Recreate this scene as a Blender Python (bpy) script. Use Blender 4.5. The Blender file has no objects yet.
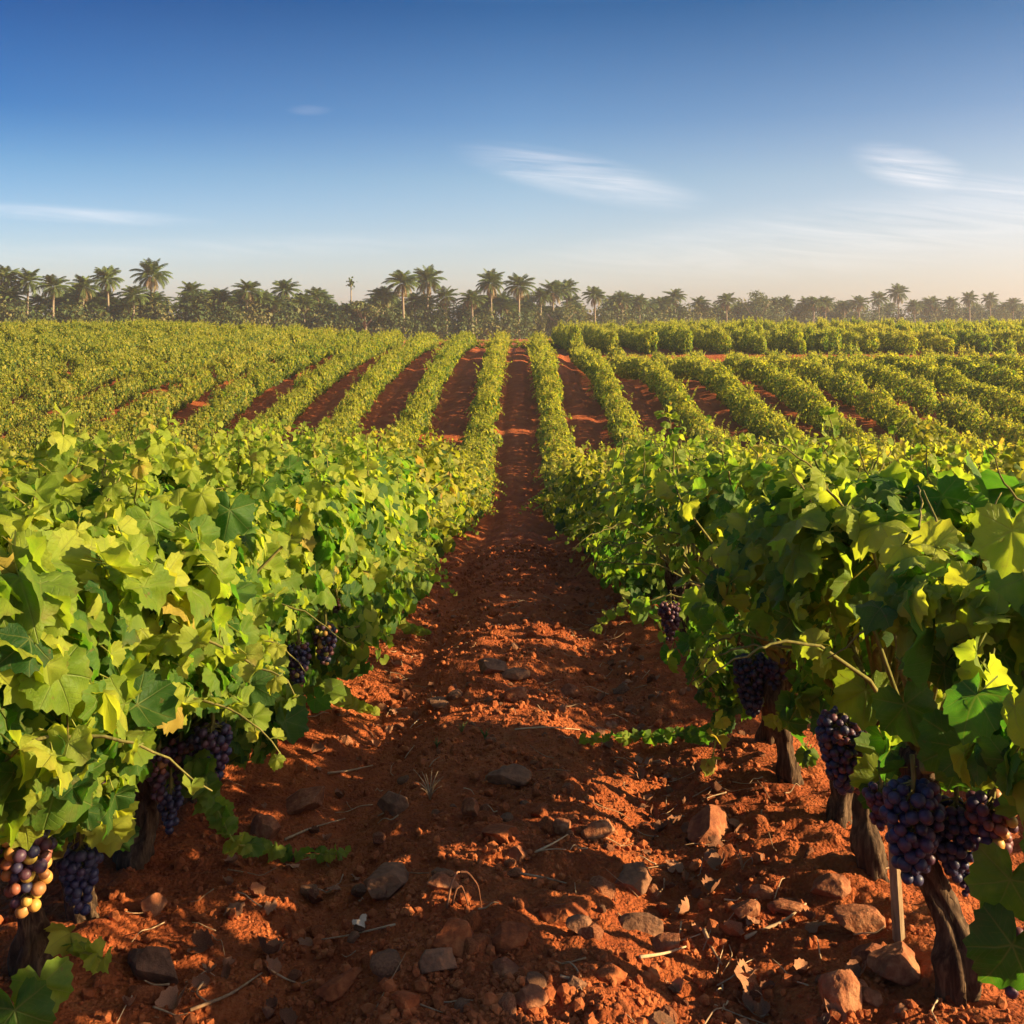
import bpy, bmesh, math, random
import numpy as np
from mathutils import Vector

R = math.radians
rng = np.random.default_rng(7)
scn = bpy.context.scene
COL = scn.collection

# ------------------------------------------------------------------ camera, sky, sun, exposure
CAM_H = 1.71                      # eye height over the soil at the camera's feet
F, U0, V0 = 1024.0, 520.0, 325.0  # focal length in pixels, vanishing point of the rows
cam_d = bpy.data.cameras.new('camera'); cam = bpy.data.objects.new('camera', cam_d); COL.objects.link(cam)
cam.location = (0, 0, CAM_H); cam.rotation_euler = (R(90), 0, 0)
cam_d.sensor_width = 36; cam_d.lens = 36.0
cam_d.shift_x = (512 - U0) / 1024; cam_d.shift_y = -(512 - V0) / 1024
cam_d.clip_start = 0.05; cam_d.clip_end = 3000
scn.camera = cam

SUN_EL, SUN_AZ = R(21), R(100)     # azimuth measured from the view direction (+Y) to the right (+X)
SUNV = Vector((math.sin(SUN_AZ) * math.cos(SUN_EL), math.cos(SUN_AZ) * math.cos(SUN_EL), math.sin(SUN_EL)))
sl = bpy.data.lights.new('sun', 'SUN'); sl.energy = 5.0; sl.angle = R(0.55); sl.color = (1.0, 0.77, 0.42)
so = bpy.data.objects.new('sun', sl); COL.objects.link(so); so.rotation_euler = (-SUNV).to_track_quat('-Z', 'Y').to_euler()
so.location = (60, 5, 40)

W = bpy.data.worlds.new('World'); scn.world = W; W.use_nodes = True


class NT:
    """little helper for node trees"""
    def __init__(s, tree):
        s.t = tree; s.n = tree.nodes; s.l = tree.links

    def new(s, typ, **kw):
        n = s.n.new(typ)
        for k, v in kw.items():
            if k.startswith('i_'):
                n.inputs[k[2:].replace('_', ' ')].default_value = v
            else:
                setattr(n, k, v)
        return n

    def link(s, a, b):
        s.l.new(a, b)

    def math(s, op, a, b=None, c=None, clamp=False):
        n = s.n.new('ShaderNodeMath'); n.operation = op; n.use_clamp = clamp
        for i, v in enumerate((a, b, c)):
            if v is None: continue
            if isinstance(v, (int, float)): n.inputs[i].default_value = v
            else: s.l.new(v, n.inputs[i])
        return n.outputs[0]

    def mix(s, fac, a, b, blend='MIX'):
        n = s.n.new('ShaderNodeMix'); n.data_type = 'RGBA'; n.blend_type = blend
        for i, v in ((0, fac), (6, a), (7, b)):
            if isinstance(v, (int, float)): n.inputs[i].default_value = v
            elif isinstance(v, tuple): n.inputs[i].default_value = (*v[:3], 1)
            else: s.l.new(v, n.inputs[i])
        return n.outputs[2]

    def ramp(s, fac, stops, interp='LINEAR'):
        n = s.n.new('ShaderNodeValToRGB'); n.color_ramp.interpolation = interp
        el = n.color_ramp.elements
        while len(el) < len(stops): el.new(0.5)
        for e, (p, c) in zip(el, stops):
            e.position = p; e.color = (*c[:3], 1)
        s.l.new(fac, n.inputs[0]); return n.outputs[0]

    def noise(s, vec, scale, detail=4, rough=0.55, out=0, dist=0.0):
        n = s.n.new('ShaderNodeTexNoise'); n.inputs['Scale'].default_value = scale
        n.inputs['Detail'].default_value = detail; n.inputs['Roughness'].default_value = rough
        n.inputs['Distortion'].default_value = dist
        if vec is not None: s.l.new(vec, n.inputs['Vector'])
        return n.outputs[out]


# sky: Nishita daylight with thin wisps of high cloud laid out by direction
w = NT(W.node_tree); w.n.clear()
sky = w.new('ShaderNodeTexSky'); sky.sky_type = 'NISHITA'; sky.sun_disc = False
sky.sun_elevation = SUN_EL; sky.sun_rotation = SUN_AZ
sky.air_density = 1.25; sky.dust_density = 1.2; sky.ozone_density = 3.5; sky.altitude = 0
tc = w.new('ShaderNodeTexCoord'); sep = w.new('ShaderNodeSeparateXYZ'); w.link(tc.outputs['Generated'], sep.inputs[0])
ay = w.math('MAXIMUM', sep.outputs[1], 0.05)
sx = w.math('DIVIDE', sep.outputs[0], ay); sz = w.math('DIVIDE', sep.outputs[2], ay)
cv = w.new('ShaderNodeCombineXYZ'); w.link(w.math('MULTIPLY', sx, 2.2), cv.inputs[0])
w.link(w.math('MULTIPLY_ADD', sz, 26.0, w.math('MULTIPLY', sx, 2.4)), cv.inputs[1])
wn = w.noise(cv.outputs[0], 2.2, 8, 0.62, dist=1.6)
streak = w.math('MULTIPLY', w.math('SUBTRACT', wn, 0.30, clamp=True), 2.2, clamp=True)
front = w.math('GREATER_THAN', sep.outputs[1], 0.06)
cl = None
# (centre x, centre z, half width, half height, tilt, strength) in units of the view distance
for cx, cz, hx, hz, tl, st in ((0.060, 0.145, 0.105, 0.020, -0.20, 0.75), (0.385, 0.152, 0.055, 0.020, -0.22, 0.85),
                               (0.49, 0.130, 0.10, 0.016, -0.10, 0.5), (-0.45, 0.109, 0.13, 0.008, -0.06, 0.5),
                               (-0.205, 0.210, 0.020, 0.005, 0.0, 0.18), (0.40, 0.098, 0.40, 0.035, 0.12, 0.42),
                               (-0.30, 0.075, 0.30, 0.012, 0.03, 0.18)):
    dx = w.math('SUBTRACT', sx, cx)
    dz = w.math('SUBTRACT', w.math('SUBTRACT', sz, cz), w.math('MULTIPLY', dx, tl))
    q = w.math('ADD', w.math('POWER', w.math('DIVIDE', w.math('ABSOLUTE', dx), hx), 2.0),
               w.math('POWER', w.math('DIVIDE', w.math('ABSOLUTE', dz), hz), 2.0))
    m = w.math('MULTIPLY', w.math('POWER', w.math('SUBTRACT', 1.0, w.math('MULTIPLY', q, 0.6), clamp=True), 1.6), st)
    cl = m if cl is None else w.math('MAXIMUM', cl, m)
cl = w.math('MULTIPLY', w.math('MULTIPLY', cl, streak, clamp=True), front)
el_ = w.math('MULTIPLY', sep.outputs[2], 2.2, clamp=True)
tint = w.ramp(el_, [(0.0, (.80, .74, .92)), (.14, (.74, .69, .83)), (.31, (.52, .555, .65)), (.43, (.30, .40, .545)), (.656, (.072, .205, .36)), (1.0, (.80, .78, .76))])
side = w.math('MULTIPLY_ADD', sep.outputs[0], .9, .5, clamp=True)
tint2 = w.ramp(side, [(0.0, (.17, .46, .70)), (.5, (1.0, 1.0, 1.0)), (1.0, (1.42, 1.06, .92))])
tint2 = w.mix(w.math('DIVIDE', el_, .42, clamp=True), (1.0, 1.0, 1.0), tint2)
skyt = w.mix(1.0, w.mix(1.0, sky.outputs[0], tint, 'MULTIPLY'), tint2, 'MULTIPLY')
skyc = w.mix(w.math('MULTIPLY', cl, .62), skyt, (5.3, 4.8, 4.55))
bg = w.new('ShaderNodeBackground'); bg.inputs[1].default_value = 0.096
w.link(skyc, bg.inputs[0]); wo = w.new('ShaderNodeOutputWorld'); w.link(bg.outputs[0], wo.inputs[0])

scn.view_settings.view_transform = 'Standard'; scn.view_settings.look = 'None'
scn.view_settings.exposure = 1.58; scn.view_settings.gamma = 1.0
scn.render.engine = 'CYCLES'
cy = scn.cycles
cy.use_denoising = True; cy.max_bounces = 7; cy.diffuse_bounces = 4; cy.transmission_bounces = 4
cy.volume_bounces = 1; cy.transparent_max_bounces = 8; cy.use_adaptive_sampling = True; cy.adaptive_threshold = 0.015


def px(u, v, d):
    """world point seen at pixel (u, v) at depth d"""
    return ((u - U0) / F * d, d, CAM_H + (V0 - v) / F * d)


# ------------------------------------------------------------------ noise and terrain
_T = np.random.default_rng(99).random((256, 256))


def vn(x, y):
    xi = np.floor(x).astype(int); yi = np.floor(y).astype(int)
    fx = x - xi; fy = y - yi
    fx = fx * fx * (3 - 2 * fx); fy = fy * fy * (3 - 2 * fy)
    a = _T[xi & 255, yi & 255]; b = _T[(xi + 1) & 255, yi & 255]
    c = _T[xi & 255, (yi + 1) & 255]; d = _T[(xi + 1) & 255, (yi + 1) & 255]
    return (a * (1 - fx) + b * fx) * (1 - fy) + (c * (1 - fx) + d * fx) * fy - 0.5


def fbm(x, y, o=4):
    s = 0; a = 1.0
    for i in range(o):
        s = s + a * vn(x + 17.3 * i, y + 5.7 * i); x = x * 2.03; y = y * 2.03; a *= 0.5
    return s


def sst(a, b, x):
    t = np.clip((x - a) / (b - a), 0, 1); return t * t * (3 - 2 * t)


PY = np.array([-60, -5, 0, 2.6, 6, 9, 13, 17, 20, 23.5, 27, 32, 36, 41, 50, 60, 70, 85, 100, 130, 200, 420])
PZ = np.array([3, .6, .25, 0, -.32, -.62, -1.15, -1.85, -2.35, -2.72, -2.8, -2.4, -1.85, -1.2, -.6, -.15, -.1, 0, -.1, -.5, -.6, -.9])
_fy = np.linspace(-60, 420, 9601); _fz = np.interp(_fy, PY, PZ)
_k = np.hanning(61); _k /= _k.sum(); _fz2 = np.convolve(np.pad(_fz, 30, mode='edge'), _k, 'valid')
LX, RX, SP = -1.22, 1.08, 2.3


def big(x, y):
    z = np.interp(y, _fy, _fz2)
    far = sst(32, 66, y) * (1 - sst(80, 125, y))
    z = z + 0.80 * sst(2, 24, -x) * far + 0.50 * sst(3, 14, x) * sst(64, 92, y) * (1 - sst(95, 130, y))
    z = z - 1.0 * sst(44, 57, y) * (1 - sst(60.5, 62.5, y)) * sst(1.2, 5.5, x)
    return z


def ground(x, y):
    x = np.asarray(x, float); y = np.asarray(y, float)
    z = big(x, y)
    fade = 1 - sst(70, 110, y)
    # tilled mound in each alley, furrow beside each row, low bank under each row
    t = np.mod(x - LX + SP / 2, SP) / SP - 0.5         # 0 under a row
    a = np.abs(t) * SP
    w_ = 0.03 * vn(x * 0.5, y * 0.7)
    z = z + fade * (0.055 * np.exp(-((a + w_ * 2) / 0.27) ** 2) - 0.06 * np.exp(-((a - 0.60 + w_ * 4) / 0.17) ** 2)
                    + 0.045 * sst(0.66, 1.0, a))
    nf = fade * (1 - 0.4 * sst(10, 40, y))
    n1 = fbm(x * 1.1 + 3, y * 1.1, 3)
    z = z + nf * 0.06 * n1
    near = 1 - sst(14, 30, y)
    c = np.abs(fbm(x * 4.2, y * 4.2 + 9, 3))
    z = z + near * (0.05 * c + 0.034 * fbm(x * 9.5, y * 9.5 + 40, 4))
    g = np.maximum(vn(x * 30, y * 30 + 3), 0) ** 1.0 * 0.022 + np.abs(vn(x * 55 + 8, y * 55)) * 0.010
    z = z + near * g * (0.45 + 0.9 * sst(-.1, .3, vn(x * 1.7 + 50, y * 1.7)))
    return z


def gz(x, y):
    return float(ground(np.array([x]), np.array([y]))[0])


# ------------------------------------------------------------------ mesh building helpers
class MB:
    """collects polygons (with optional per-vertex attributes) and links them as ONE mesh object"""
    def __init__(s):
        s.v = []; s.l = []; s.z = []; s.n = 0; s.at = {}

    def add(s, v, loops, sizes, **attrs):
        v = np.asarray(v, np.float32).reshape(-1, 3)
        s.v.append(v); s.l.append(np.asarray(loops, np.int64) + s.n); s.z.append(np.asarray(sizes, np.int64))
        for k in set(s.at) | set(attrs):
            dim = 3 if k in ('leafco',) else 1
            lst = s.at.setdefault(k, [np.zeros((s.n, dim), np.float32)] if s.n else [])
            val = attrs.get(k, 0.0); arr = np.zeros((len(v), dim), np.float32)
            val = np.asarray(val, np.float32)
            arr[:] = val.reshape(-1, dim) if val.ndim else val
            lst.append(arr)
        s.n += len(v)

    def merge(s, o, M=None, off=(0, 0, 0)):
        v, l, z, at = o.arr()
        if M is not None: v = v @ np.asarray(M, np.float32).T
        s.add(v + np.asarray(off, np.float32), l, z, **at)

    def arr(s):
        return (np.concatenate(s.v), np.concatenate(s.l), np.concatenate(s.z), {k: np.concatenate(a) for k, a in s.at.items()})

    def mesh(s, name, mat, smooth=True):
        v, l, z, at = s.arr()
        me = bpy.data.meshes.new(name)
        me.vertices.add(len(v)); me.vertices.foreach_set('co', v.ravel())
        me.loops.add(len(l)); me.loops.foreach_set('vertex_index', l.astype(np.int32))
        me.polygons.add(len(z)); st = np.concatenate([[0], np.cumsum(z)[:-1]]).astype(np.int32)
        me.polygons.foreach_set('loop_start', st); me.polygons.foreach_set('loop_total', z.astype(np.int32))
        me.polygons.foreach_set('use_smooth', np.full(len(z), smooth))
        for k, a in at.items():
            if a.shape[1] == 1:
                me.attributes.new(k, 'FLOAT', 'POINT').data.foreach_set('value', a.ravel())
            else:
                me.attributes.new(k, 'FLOAT_VECTOR', 'POINT').data.foreach_set('vector', a.ravel())
        me.update(calc_edges=True)
        if mat: me.materials.append(mat)
        return me

    def build(s, name, mat, parent=None, smooth=True):
        o = bpy.data.objects.new(name, s.mesh(name, mat, smooth)); COL.objects.link(o)
        if parent: o.parent = parent
        return o


def tag(o, label, cat, group=None, kind=None):
    if label: o['label'] = label
    if cat: o['category'] = cat
    if group: o['group'] = group
    if kind: o['kind'] = kind
    return o


def thing(name, loc, label, cat, group=None, rz=0.0):
    o = bpy.data.objects.new(name, None); COL.objects.link(o); o.location = loc; o.rotation_euler = (0, 0, rz)
    o.empty_display_size = 0.1
    return tag(o, label, cat, group)


def dup(root, loc, rz, sc=(1, 1, 1), label=None, group=None):
    r = root.copy(); COL.objects.link(r); r.location = loc; r.rotation_euler = (0, 0, rz); r.scale = sc
    if label: r['label'] = label
    if group: r['group'] = group
    for ch in list(root.children):
        c = ch.copy(); COL.objects.link(c); c.parent = r
        for g in ch.children:
            d = g.copy(); COL.objects.link(d); d.parent = c
    return r


def tube(mb, pts, rad, sides=6, rough=0.0, cap=True, seed=0, **at):
    pts = np.asarray(pts, float); n = len(pts); rad = np.broadcast_to(np.asarray(rad, float), (n,))
    tan = np.gradient(pts, axis=0); tan /= np.linalg.norm(tan, axis=1)[:, None] + 1e-9
    ref = np.array([0, 0, 1.0]) if abs(tan[:, 2]).mean() < 0.8 else np.array([1.0, 0, 0])
    u = np.cross(tan, ref); u /= np.linalg.norm(u, axis=1)[:, None] + 1e-9
    v = np.cross(tan, u)
    a = np.linspace(0, 2 * math.pi, sides, endpoint=False)
    rr = np.broadcast_to(rad[:, None], (n, sides)).copy()
    if rough:
        I, J = np.meshgrid(np.arange(n), np.arange(sides), indexing='ij')
        A = a[None, :] + I * 0.05
        rid = fbm(np.cos(A) * 2.6 + seed + I * 0.06, np.sin(A) * 2.6 + 9 + I * 0.10, 3) + 0.5 * vn(np.cos(A) * 6 + seed, np.sin(A) * 6 + I * .08)
        rr *= 1 + rough * rid
    P = pts[:, None, :] + rr[..., None] * (np.cos(a)[None, :, None] * u[:, None, :] + np.sin(a)[None, :, None] * v[:, None, :])
    i = np.arange(n - 1)[:, None]; j = np.arange(sides)[None, :]; j2 = (j + 1) % sides
    q = np.stack([i * sides + j, i * sides + j2, (i + 1) * sides + j2, (i + 1) * sides + j], -1).reshape(-1)
    sz = [4] * ((n - 1) * sides)
    if cap:
        q = np.concatenate([q, np.arange(sides)[::-1], (n - 1) * sides + np.arange(sides)]); sz = sz + [sides, sides]
    mb.add(P.reshape(-1, 3), q, sz, **at)


def ico(sub):
    bm = bmesh.new(); bmesh.ops.create_icosphere(bm, subdivisions=sub, radius=1.0)
    v = np.array([x.co[:] for x in bm.verts]); f = np.array([[x.index for x in p.verts] for p in bm.faces]); bm.free()
    return v, f


ICO = {k: ico(k) for k in (1, 2, 3, 4)}


def frames(nrm, tip):
    """rotation matrices with columns (side, tip, normal)"""
    n = nrm / (np.linalg.norm(nrm, axis=1)[:, None] + 1e-9)
    t = tip - (tip * n).sum(1)[:, None] * n
    t /= np.linalg.norm(t, axis=1)[:, None] + 1e-9
    s = np.cross(t, n)
    return np.stack([s, t, n], -1)


def scatter(mb, tpl, pos, rot, scale, **at):
    """copy a template (verts, loops, sizes, leafco) to many places inside one mesh"""
    tv, tl, tz = tpl[:3]; N = len(pos); m = len(tv)
    scale = np.broadcast_to(np.asarray(scale, float), (N,))
    v = np.einsum('nij,mj->nmi', rot, tv) * scale[:, None, None] + pos[:, None, :]
    l = (tl[None, :] + (np.arange(N) * m)[:, None]).ravel(); z = np.tile(tz, N)
    A = {k: np.repeat(np.asarray(a, np.float32), m) for k, a in at.items()}
    if len(tpl) > 3: A['leafco'] = np.tile(tpl[3], (N, 1))
    mb.add(v.reshape(-1, 3), l, z, **A)


# ------------------------------------------------------------------ leaf templates
_LA = np.radians([0, 14, 27, 40, 52, 66, 82, 97, 112, 128, 142, 160, 176])
_LR = np.array([1.0, .91, .82, .86, .91, .83, .76, .78, .80, .73, .66, .55, .12])


def leaf_tpl(nb, rings, serr, cup, fold, rip, ph):
    th = np.linspace(-R(176), R(176), nb); r = np.interp(np.abs(th), _LA, _LR)
    r = r * (1 + serr * np.where(np.arange(nb) % 2 == 0, 1, -1)); r[0] = r[-1] = .12
    V = [(0, 0, 0)]
    for q in rings:
        for t, rr in zip(th, r):
            k = rr * q
            x, y = math.sin(t) * k, math.cos(t) * k
            z = -cup * k * k + fold * abs(x) * 0.6 + .07 * math.sin(9 * x + ph * 3) * math.sin(8 * y + ph) + .10 * q * q * math.sin(2.5 * t + ph * 2) + rip * k * math.sin(5 * t + ph) - 0.10 * max(y, 0) ** 2
            V.append((x, y, z))
    L = []; S = []
    for j in range(nb - 1): L += [0, 2 + j, 1 + j]; S.append(3)
    for i in range(len(rings) - 1):
        a = 1 + i * nb; b = a + nb
        for j in range(nb - 1): L += [a + j, a + j + 1, b + j + 1, b + j]; S.append(4)
    V = np.array(V); lc = np.stack([V[:, 0], V[:, 1], np.zeros(len(V))], -1)
    V[:, :2] /= 1.5; V[:, 2] /= 1.5      # a leaf of scale 1 is one unit wide
    return V, np.array(L), np.array(S), lc


LEAF_HI = [leaf_tpl(37, (.38, .72, 1.0), .05, c, f, rp, p) for c, f, rp, p in ((.38, .25, .09, 0), (.20, -.45, .13, 1.5), (.50, .65, .08, 3), (-.22, .8, .12, 4.2), (.45, -.25, .16, 2.2), (.15, 1.0, .10, 5.5))]
LEAF_MD = [leaf_tpl(13, (1.0,), 0.0, c, f, rp, p) for c, f, rp, p in ((.25, .3, .05, 0), (.1, -.4, .08, 1.5), (.35, .6, .05, 3))]


def low_tpl(fold):
    V = np.array([(0, -.3, 0), (0, .62, -.10), (.5, -.05, fold), (.28, .48, fold * .6), (-.5, -.05, fold), (-.28, .48, fold * .6)])
    return V, np.array([0, 2, 3, 1, 0, 1, 5, 4]), np.array([4, 4]), np.stack([V[:, 0] * 1.5, V[:, 1] * 1.5 + .3, np.zeros(6)], -1)


LEAF_LO = [low_tpl(.16), low_tpl(-.14)]

# ------------------------------------------------------------------ materials


def newmat(name):
    m = bpy.data.materials.new(name); m.use_nodes = True; t = NT(m.node_tree); t.n.clear()
    out = t.new('ShaderNodeOutputMaterial'); return m, t, out


def principled(t, out, col, rough=0.8, spec=0.3, bump=None, bstr=0.3, bdist=0.01):
    p = t.new('ShaderNodeBsdfPrincipled')
    if isinstance(col, tuple): p.inputs['Base Color'].default_value = (*col, 1)
    else: t.link(col, p.inputs['Base Color'])
    p.inputs['Roughness'].default_value = rough; p.inputs['Specular IOR Level'].default_value = spec
    if bump is not None:
        b = t.new('ShaderNodeBump'); b.inputs['Strength'].default_value = bstr; b.inputs['Distance'].default_value = bdist
        t.link(bump, b.inputs['Height']); t.link(b.outputs[0], p.inputs['Normal'])
    t.link(p.outputs[0], out.inputs[0]); return p


def leaf_mat(name, stops, trans, veins=True, tr_mix=0.52):
    m, t, out = newmat(name)
    at = t.new('ShaderNodeAttribute', attribute_name='tint').outputs['Fac']
    geo = t.new('ShaderNodeNewGeometry')
    nz = t.noise(geo.outputs['Position'], 16.0, 4)
    f = t.math('ADD', at, t.math('MULTIPLY', t.math('SUBTRACT', nz, 0.5), 0.55), clamp=True)
    col = t.ramp(f, stops)
    tcol = t.ramp(f, trans)
    height = None
    if veins:
        lc = t.new('ShaderNodeAttribute', attribute_name='leafco').outputs['Vector']
        sp = t.new('ShaderNodeSeparateXYZ'); t.link(lc, sp.inputs[0])
        ax = t.math('ABSOLUTE', sp.outputs[0]); y = sp.outputs[1]
        ang = t.math('ARCTAN2', ax, y)
        r = t.math('SQRT', t.math('ADD', t.math('MULTIPLY', ax, ax), t.math('MULTIPLY', y, y)))
        d = None
        for a in (0, R(52), R(112)):
            q = t.math('MULTIPLY', r, t.math('ABSOLUTE', t.math('SINE', t.math('SUBTRACT', ang, a))))
            d = q if d is None else t.math('MINIMUM', d, q)
        vein = t.math('SUBTRACT', 1.0, t.math('DIVIDE', d, t.math('SUBTRACT', 0.034, t.math('MULTIPLY', r, 0.022))), clamp=True)
        sec = t.math('ABSOLUTE', t.math('SINE', t.math('ADD', t.math('MULTIPLY', r, 26.0), t.math('MULTIPLY', d, -24.0))))
        sec = t.math('MULTIPLY', t.math('SUBTRACT', 1.0, t.math('MULTIPLY', sec, 3.5), clamp=True), 0.35)
        vv = t.math('MAXIMUM', vein, sec)
        col = t.mix(t.math('MULTIPLY', vv, 0.55), col, (0.26, 0.30, 0.075))
        tcol = t.mix(t.math('MULTIPLY', vv, 0.35), tcol, (0.30, 0.26, 0.05))
        spot = t.math('MULTIPLY', t.math('SUBTRACT', t.noise(geo.outputs['Position'], 42.0, 3), .66, clamp=True), 9.0, clamp=True)
        edge = t.math('MULTIPLY', t.math('MULTIPLY', t.math('SUBTRACT', r, .55, clamp=True), 1.6, clamp=True), t.math('MULTIPLY', t.math('SUBTRACT', t.noise(geo.outputs['Position'], 19.0, 4), .54, clamp=True), 8.0, clamp=True))
        sp_ = t.math('MAXIMUM', t.math('MULTIPLY', spot, .7), t.math('MULTIPLY', edge, .75))
        col = t.mix(sp_, col, (.21, .125, .045)); tcol = t.mix(sp_, tcol, (.20, .10, .02))
        height = t.math('ADD', t.math('MULTIPLY', vv, -1.0), t.math('MULTIPLY', t.noise(lc, 14.0, 3), 0.7))
    back = geo.outputs['Backfacing']
    col = t.mix(t.math('MULTIPLY', back, 0.3), col, (0.12, 0.20, 0.06))
    p = principled(t, out, col, 0.55, 0.22, height, 0.5, 0.006)
    tr = t.new('ShaderNodeBsdfTranslucent'); t.link(tcol, tr.inputs[0])
    mx = t.new('ShaderNodeMixShader'); mx.inputs[0].default_value = tr_mix
    t.link(p.outputs[0], mx.inputs[1]); t.link(tr.outputs[0], mx.inputs[2]); t.link(mx.outputs[0], out.inputs[0])
    return m


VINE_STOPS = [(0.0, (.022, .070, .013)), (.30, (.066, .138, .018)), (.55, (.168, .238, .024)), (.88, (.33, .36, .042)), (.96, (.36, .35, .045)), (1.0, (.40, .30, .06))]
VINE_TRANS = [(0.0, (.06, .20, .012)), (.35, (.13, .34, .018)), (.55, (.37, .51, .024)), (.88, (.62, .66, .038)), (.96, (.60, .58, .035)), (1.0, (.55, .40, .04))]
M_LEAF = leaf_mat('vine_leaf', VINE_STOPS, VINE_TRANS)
HILL_STOPS = [(0.0, (.030, .066, .012)), (.28, (.082, .122, .016)), (.52, (.195, .208, .022)), (.85, (.34, .31, .04)), (1.0, (.34, .20, .05))]
HILL_TRANS = [(0.0, (.06, .17, .012)), (.28, (.17, .28, .016)), (.52, (.42, .44, .022)), (.85, (.62, .56, .035)), (1.0, (.50, .32, .04))]
M_LEAFF = leaf_mat('vine_leaf_golden', HILL_STOPS, HILL_TRANS, veins=False)
M_PALM = leaf_mat('palm_frond', [(0, (.030, .055, .012)), (.5, (.080, .110, .025)), (1, (.19, .18, .045))],
                  [(0, (.04, .08, .01)), (.5, (.10, .14, .02)), (1, (.22, .2, .04))], veins=False, tr_mix=.25)
M_PALMDRY = leaf_mat('palm_frond_dry', [(0, (.12, .075, .035)), (.5, (.22, .14, .065)), (1, (.33, .23, .11))],
                     [(0, (.1, .06, .02)), (1, (.25, .16, .06))], veins=False, tr_mix=.2)
M_TREE = leaf_mat('tree_leaf', [(0, (.028, .050, .014)), (.5, (.066, .090, .024)), (1, (.17, .14, .045))],
                  [(0, (.04, .07, .01)), (1, (.16, .16, .03))], veins=False, tr_mix=.25)


def bark_mat(name, c1, c2, c3, sc=1.0, bs=0.8):
    m, t, out = newmat(name)
    tc_ = t.new('ShaderNodeTexCoord'); mp = t.new('ShaderNodeMapping'); mp.inputs['Scale'].default_value = (60 * sc, 60 * sc, 7 * sc)
    t.link(tc_.outputs['Object'], mp.inputs[0])
    n = t.noise(mp.outputs[0], 1.0, 6, 0.65, dist=.6); n2 = t.noise(tc_.outputs['Object'], 14 * sc, 4)
    f = t.math('ADD', t.math('MULTIPLY', n, .8), t.math('MULTIPLY', n2, .3))
    col = t.ramp(f, [(.35, c1), (.52, c2), (.72, c3)])
    principled(t, out, col, .92, .15, n, bs, .012); return m


M_BARK = bark_mat('vine_bark', (.014, .008, .005), (.055, .031, .018), (.16, .098, .055))
M_CANE = bark_mat('vine_cane', (.07, .07, .018), (.14, .13, .035), (.24, .19, .06), 1, .2)
M_PTRUNK = bark_mat('palm_trunk', (.10, .08, .06), (.22, .17, .12), (.34, .27, .19), .15, .3)
M_STAKE = bark_mat('stake_wood', (.14, .085, .045), (.27, .18, .10), (.40, .29, .18), .8, .25)

# soil
m, t, out = newmat('red_soil'); M_SOIL = m
pos = t.new('ShaderNodeNewGeometry').outputs['Position']
a = t.noise(pos, 1.6, 5, .6); b = t.noise(pos, 22, 6, .7); c = t.noise(pos, 110, 4, .65)
a2 = t.noise(pos, 5.0, 6, .72)
f = t.math('ADD', t.math('ADD', t.math('MULTIPLY', a, .30), t.math('MULTIPLY', a2, .35)), t.math('ADD', t.math('MULTIPLY', b, .28), t.math('MULTIPLY', c, .17)))
col = t.ramp(f, [(.38, (.115, .024, .010)), (.48, (.25, .057, .018)), (.58, (.36, .092, .027)), (.72, (.47, .165, .058))])
vor = t.new('ShaderNodeTexVoronoi'); vor.inputs['Scale'].default_value = 75; t.link(pos, vor.inputs['Vector'])
h = t.math('ADD', t.math('MULTIPLY', vor.outputs['Distance'], -.6), t.math('ADD', t.math('MULTIPLY', a2, 2.6), t.math('ADD', t.math('MULTIPLY', b, .9), t.math('MULTIPLY', c, .6))))
principled(t, out, col, .95, .12, h, 1.0, .022)


def stone_mat(name, c1, c2, c3):
    m, t, out = newmat(name)
    tc_ = t.new('ShaderNodeTexCoord').outputs['Object']
    oi = t.new('ShaderNodeObjectInfo').outputs['Random']
    n = t.noise(tc_, 14, 6, .65); n2 = t.noise(tc_, 60, 5, .7)
    f = t.math('ADD', t.math('MULTIPLY', n, .7), t.math('ADD', t.math('MULTIPLY', n2, .3), t.math('MULTIPLY', t.math('SUBTRACT', oi, .5), .12)))
    col = t.ramp(f, [(.36, c1), (.52, c2), (.66, c3)])
    principled(t, out, col, .9, .2, t.math('ADD', n, t.math('MULTIPLY', n2, .6)), .7, .012); return m


M_GREY = stone_mat('grey_stone', (.11, .050, .027), (.20, .094, .050), (.30, .125, .058))
M_RUST = stone_mat('rusty_stone', (.14, .042, .020), (.25, .085, .036), (.36, .16, .075))
M_CLOD = stone_mat('earth_clod', (.13, .031, .011), (.27, .068, .020), (.39, .12, .038))


def dry_mat(name, c1, c2):
    m, t, out = newmat(name)
    tc_ = t.new('ShaderNodeTexCoord').outputs['Object']; n = t.noise(tc_, 30, 5, .7)
    oi = t.new('ShaderNodeObjectInfo').outputs['Random']
    f = t.math('ADD', n, t.math('MULTIPLY', t.math('SUBTRACT', oi, .5), .35))
    principled(t, out, t.ramp(f, [(.3, c1), (.7, c2)]), .85, .2, n, .4, .003); return m


M_DRY = dry_mat('dry_leaf', (.12, .042, .020), (.34, .155, .080))
M_PALEDRY = dry_mat('pale_dry_leaf', (.40, .24, .15), (.62, .45, .32))
M_STRAW = dry_mat('dry_stem', (.24, .13, .065), (.48, .33, .19))
M_GRASS = dry_mat('weed_blade', (.05, .09, .02), (.16, .18, .05))

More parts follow.
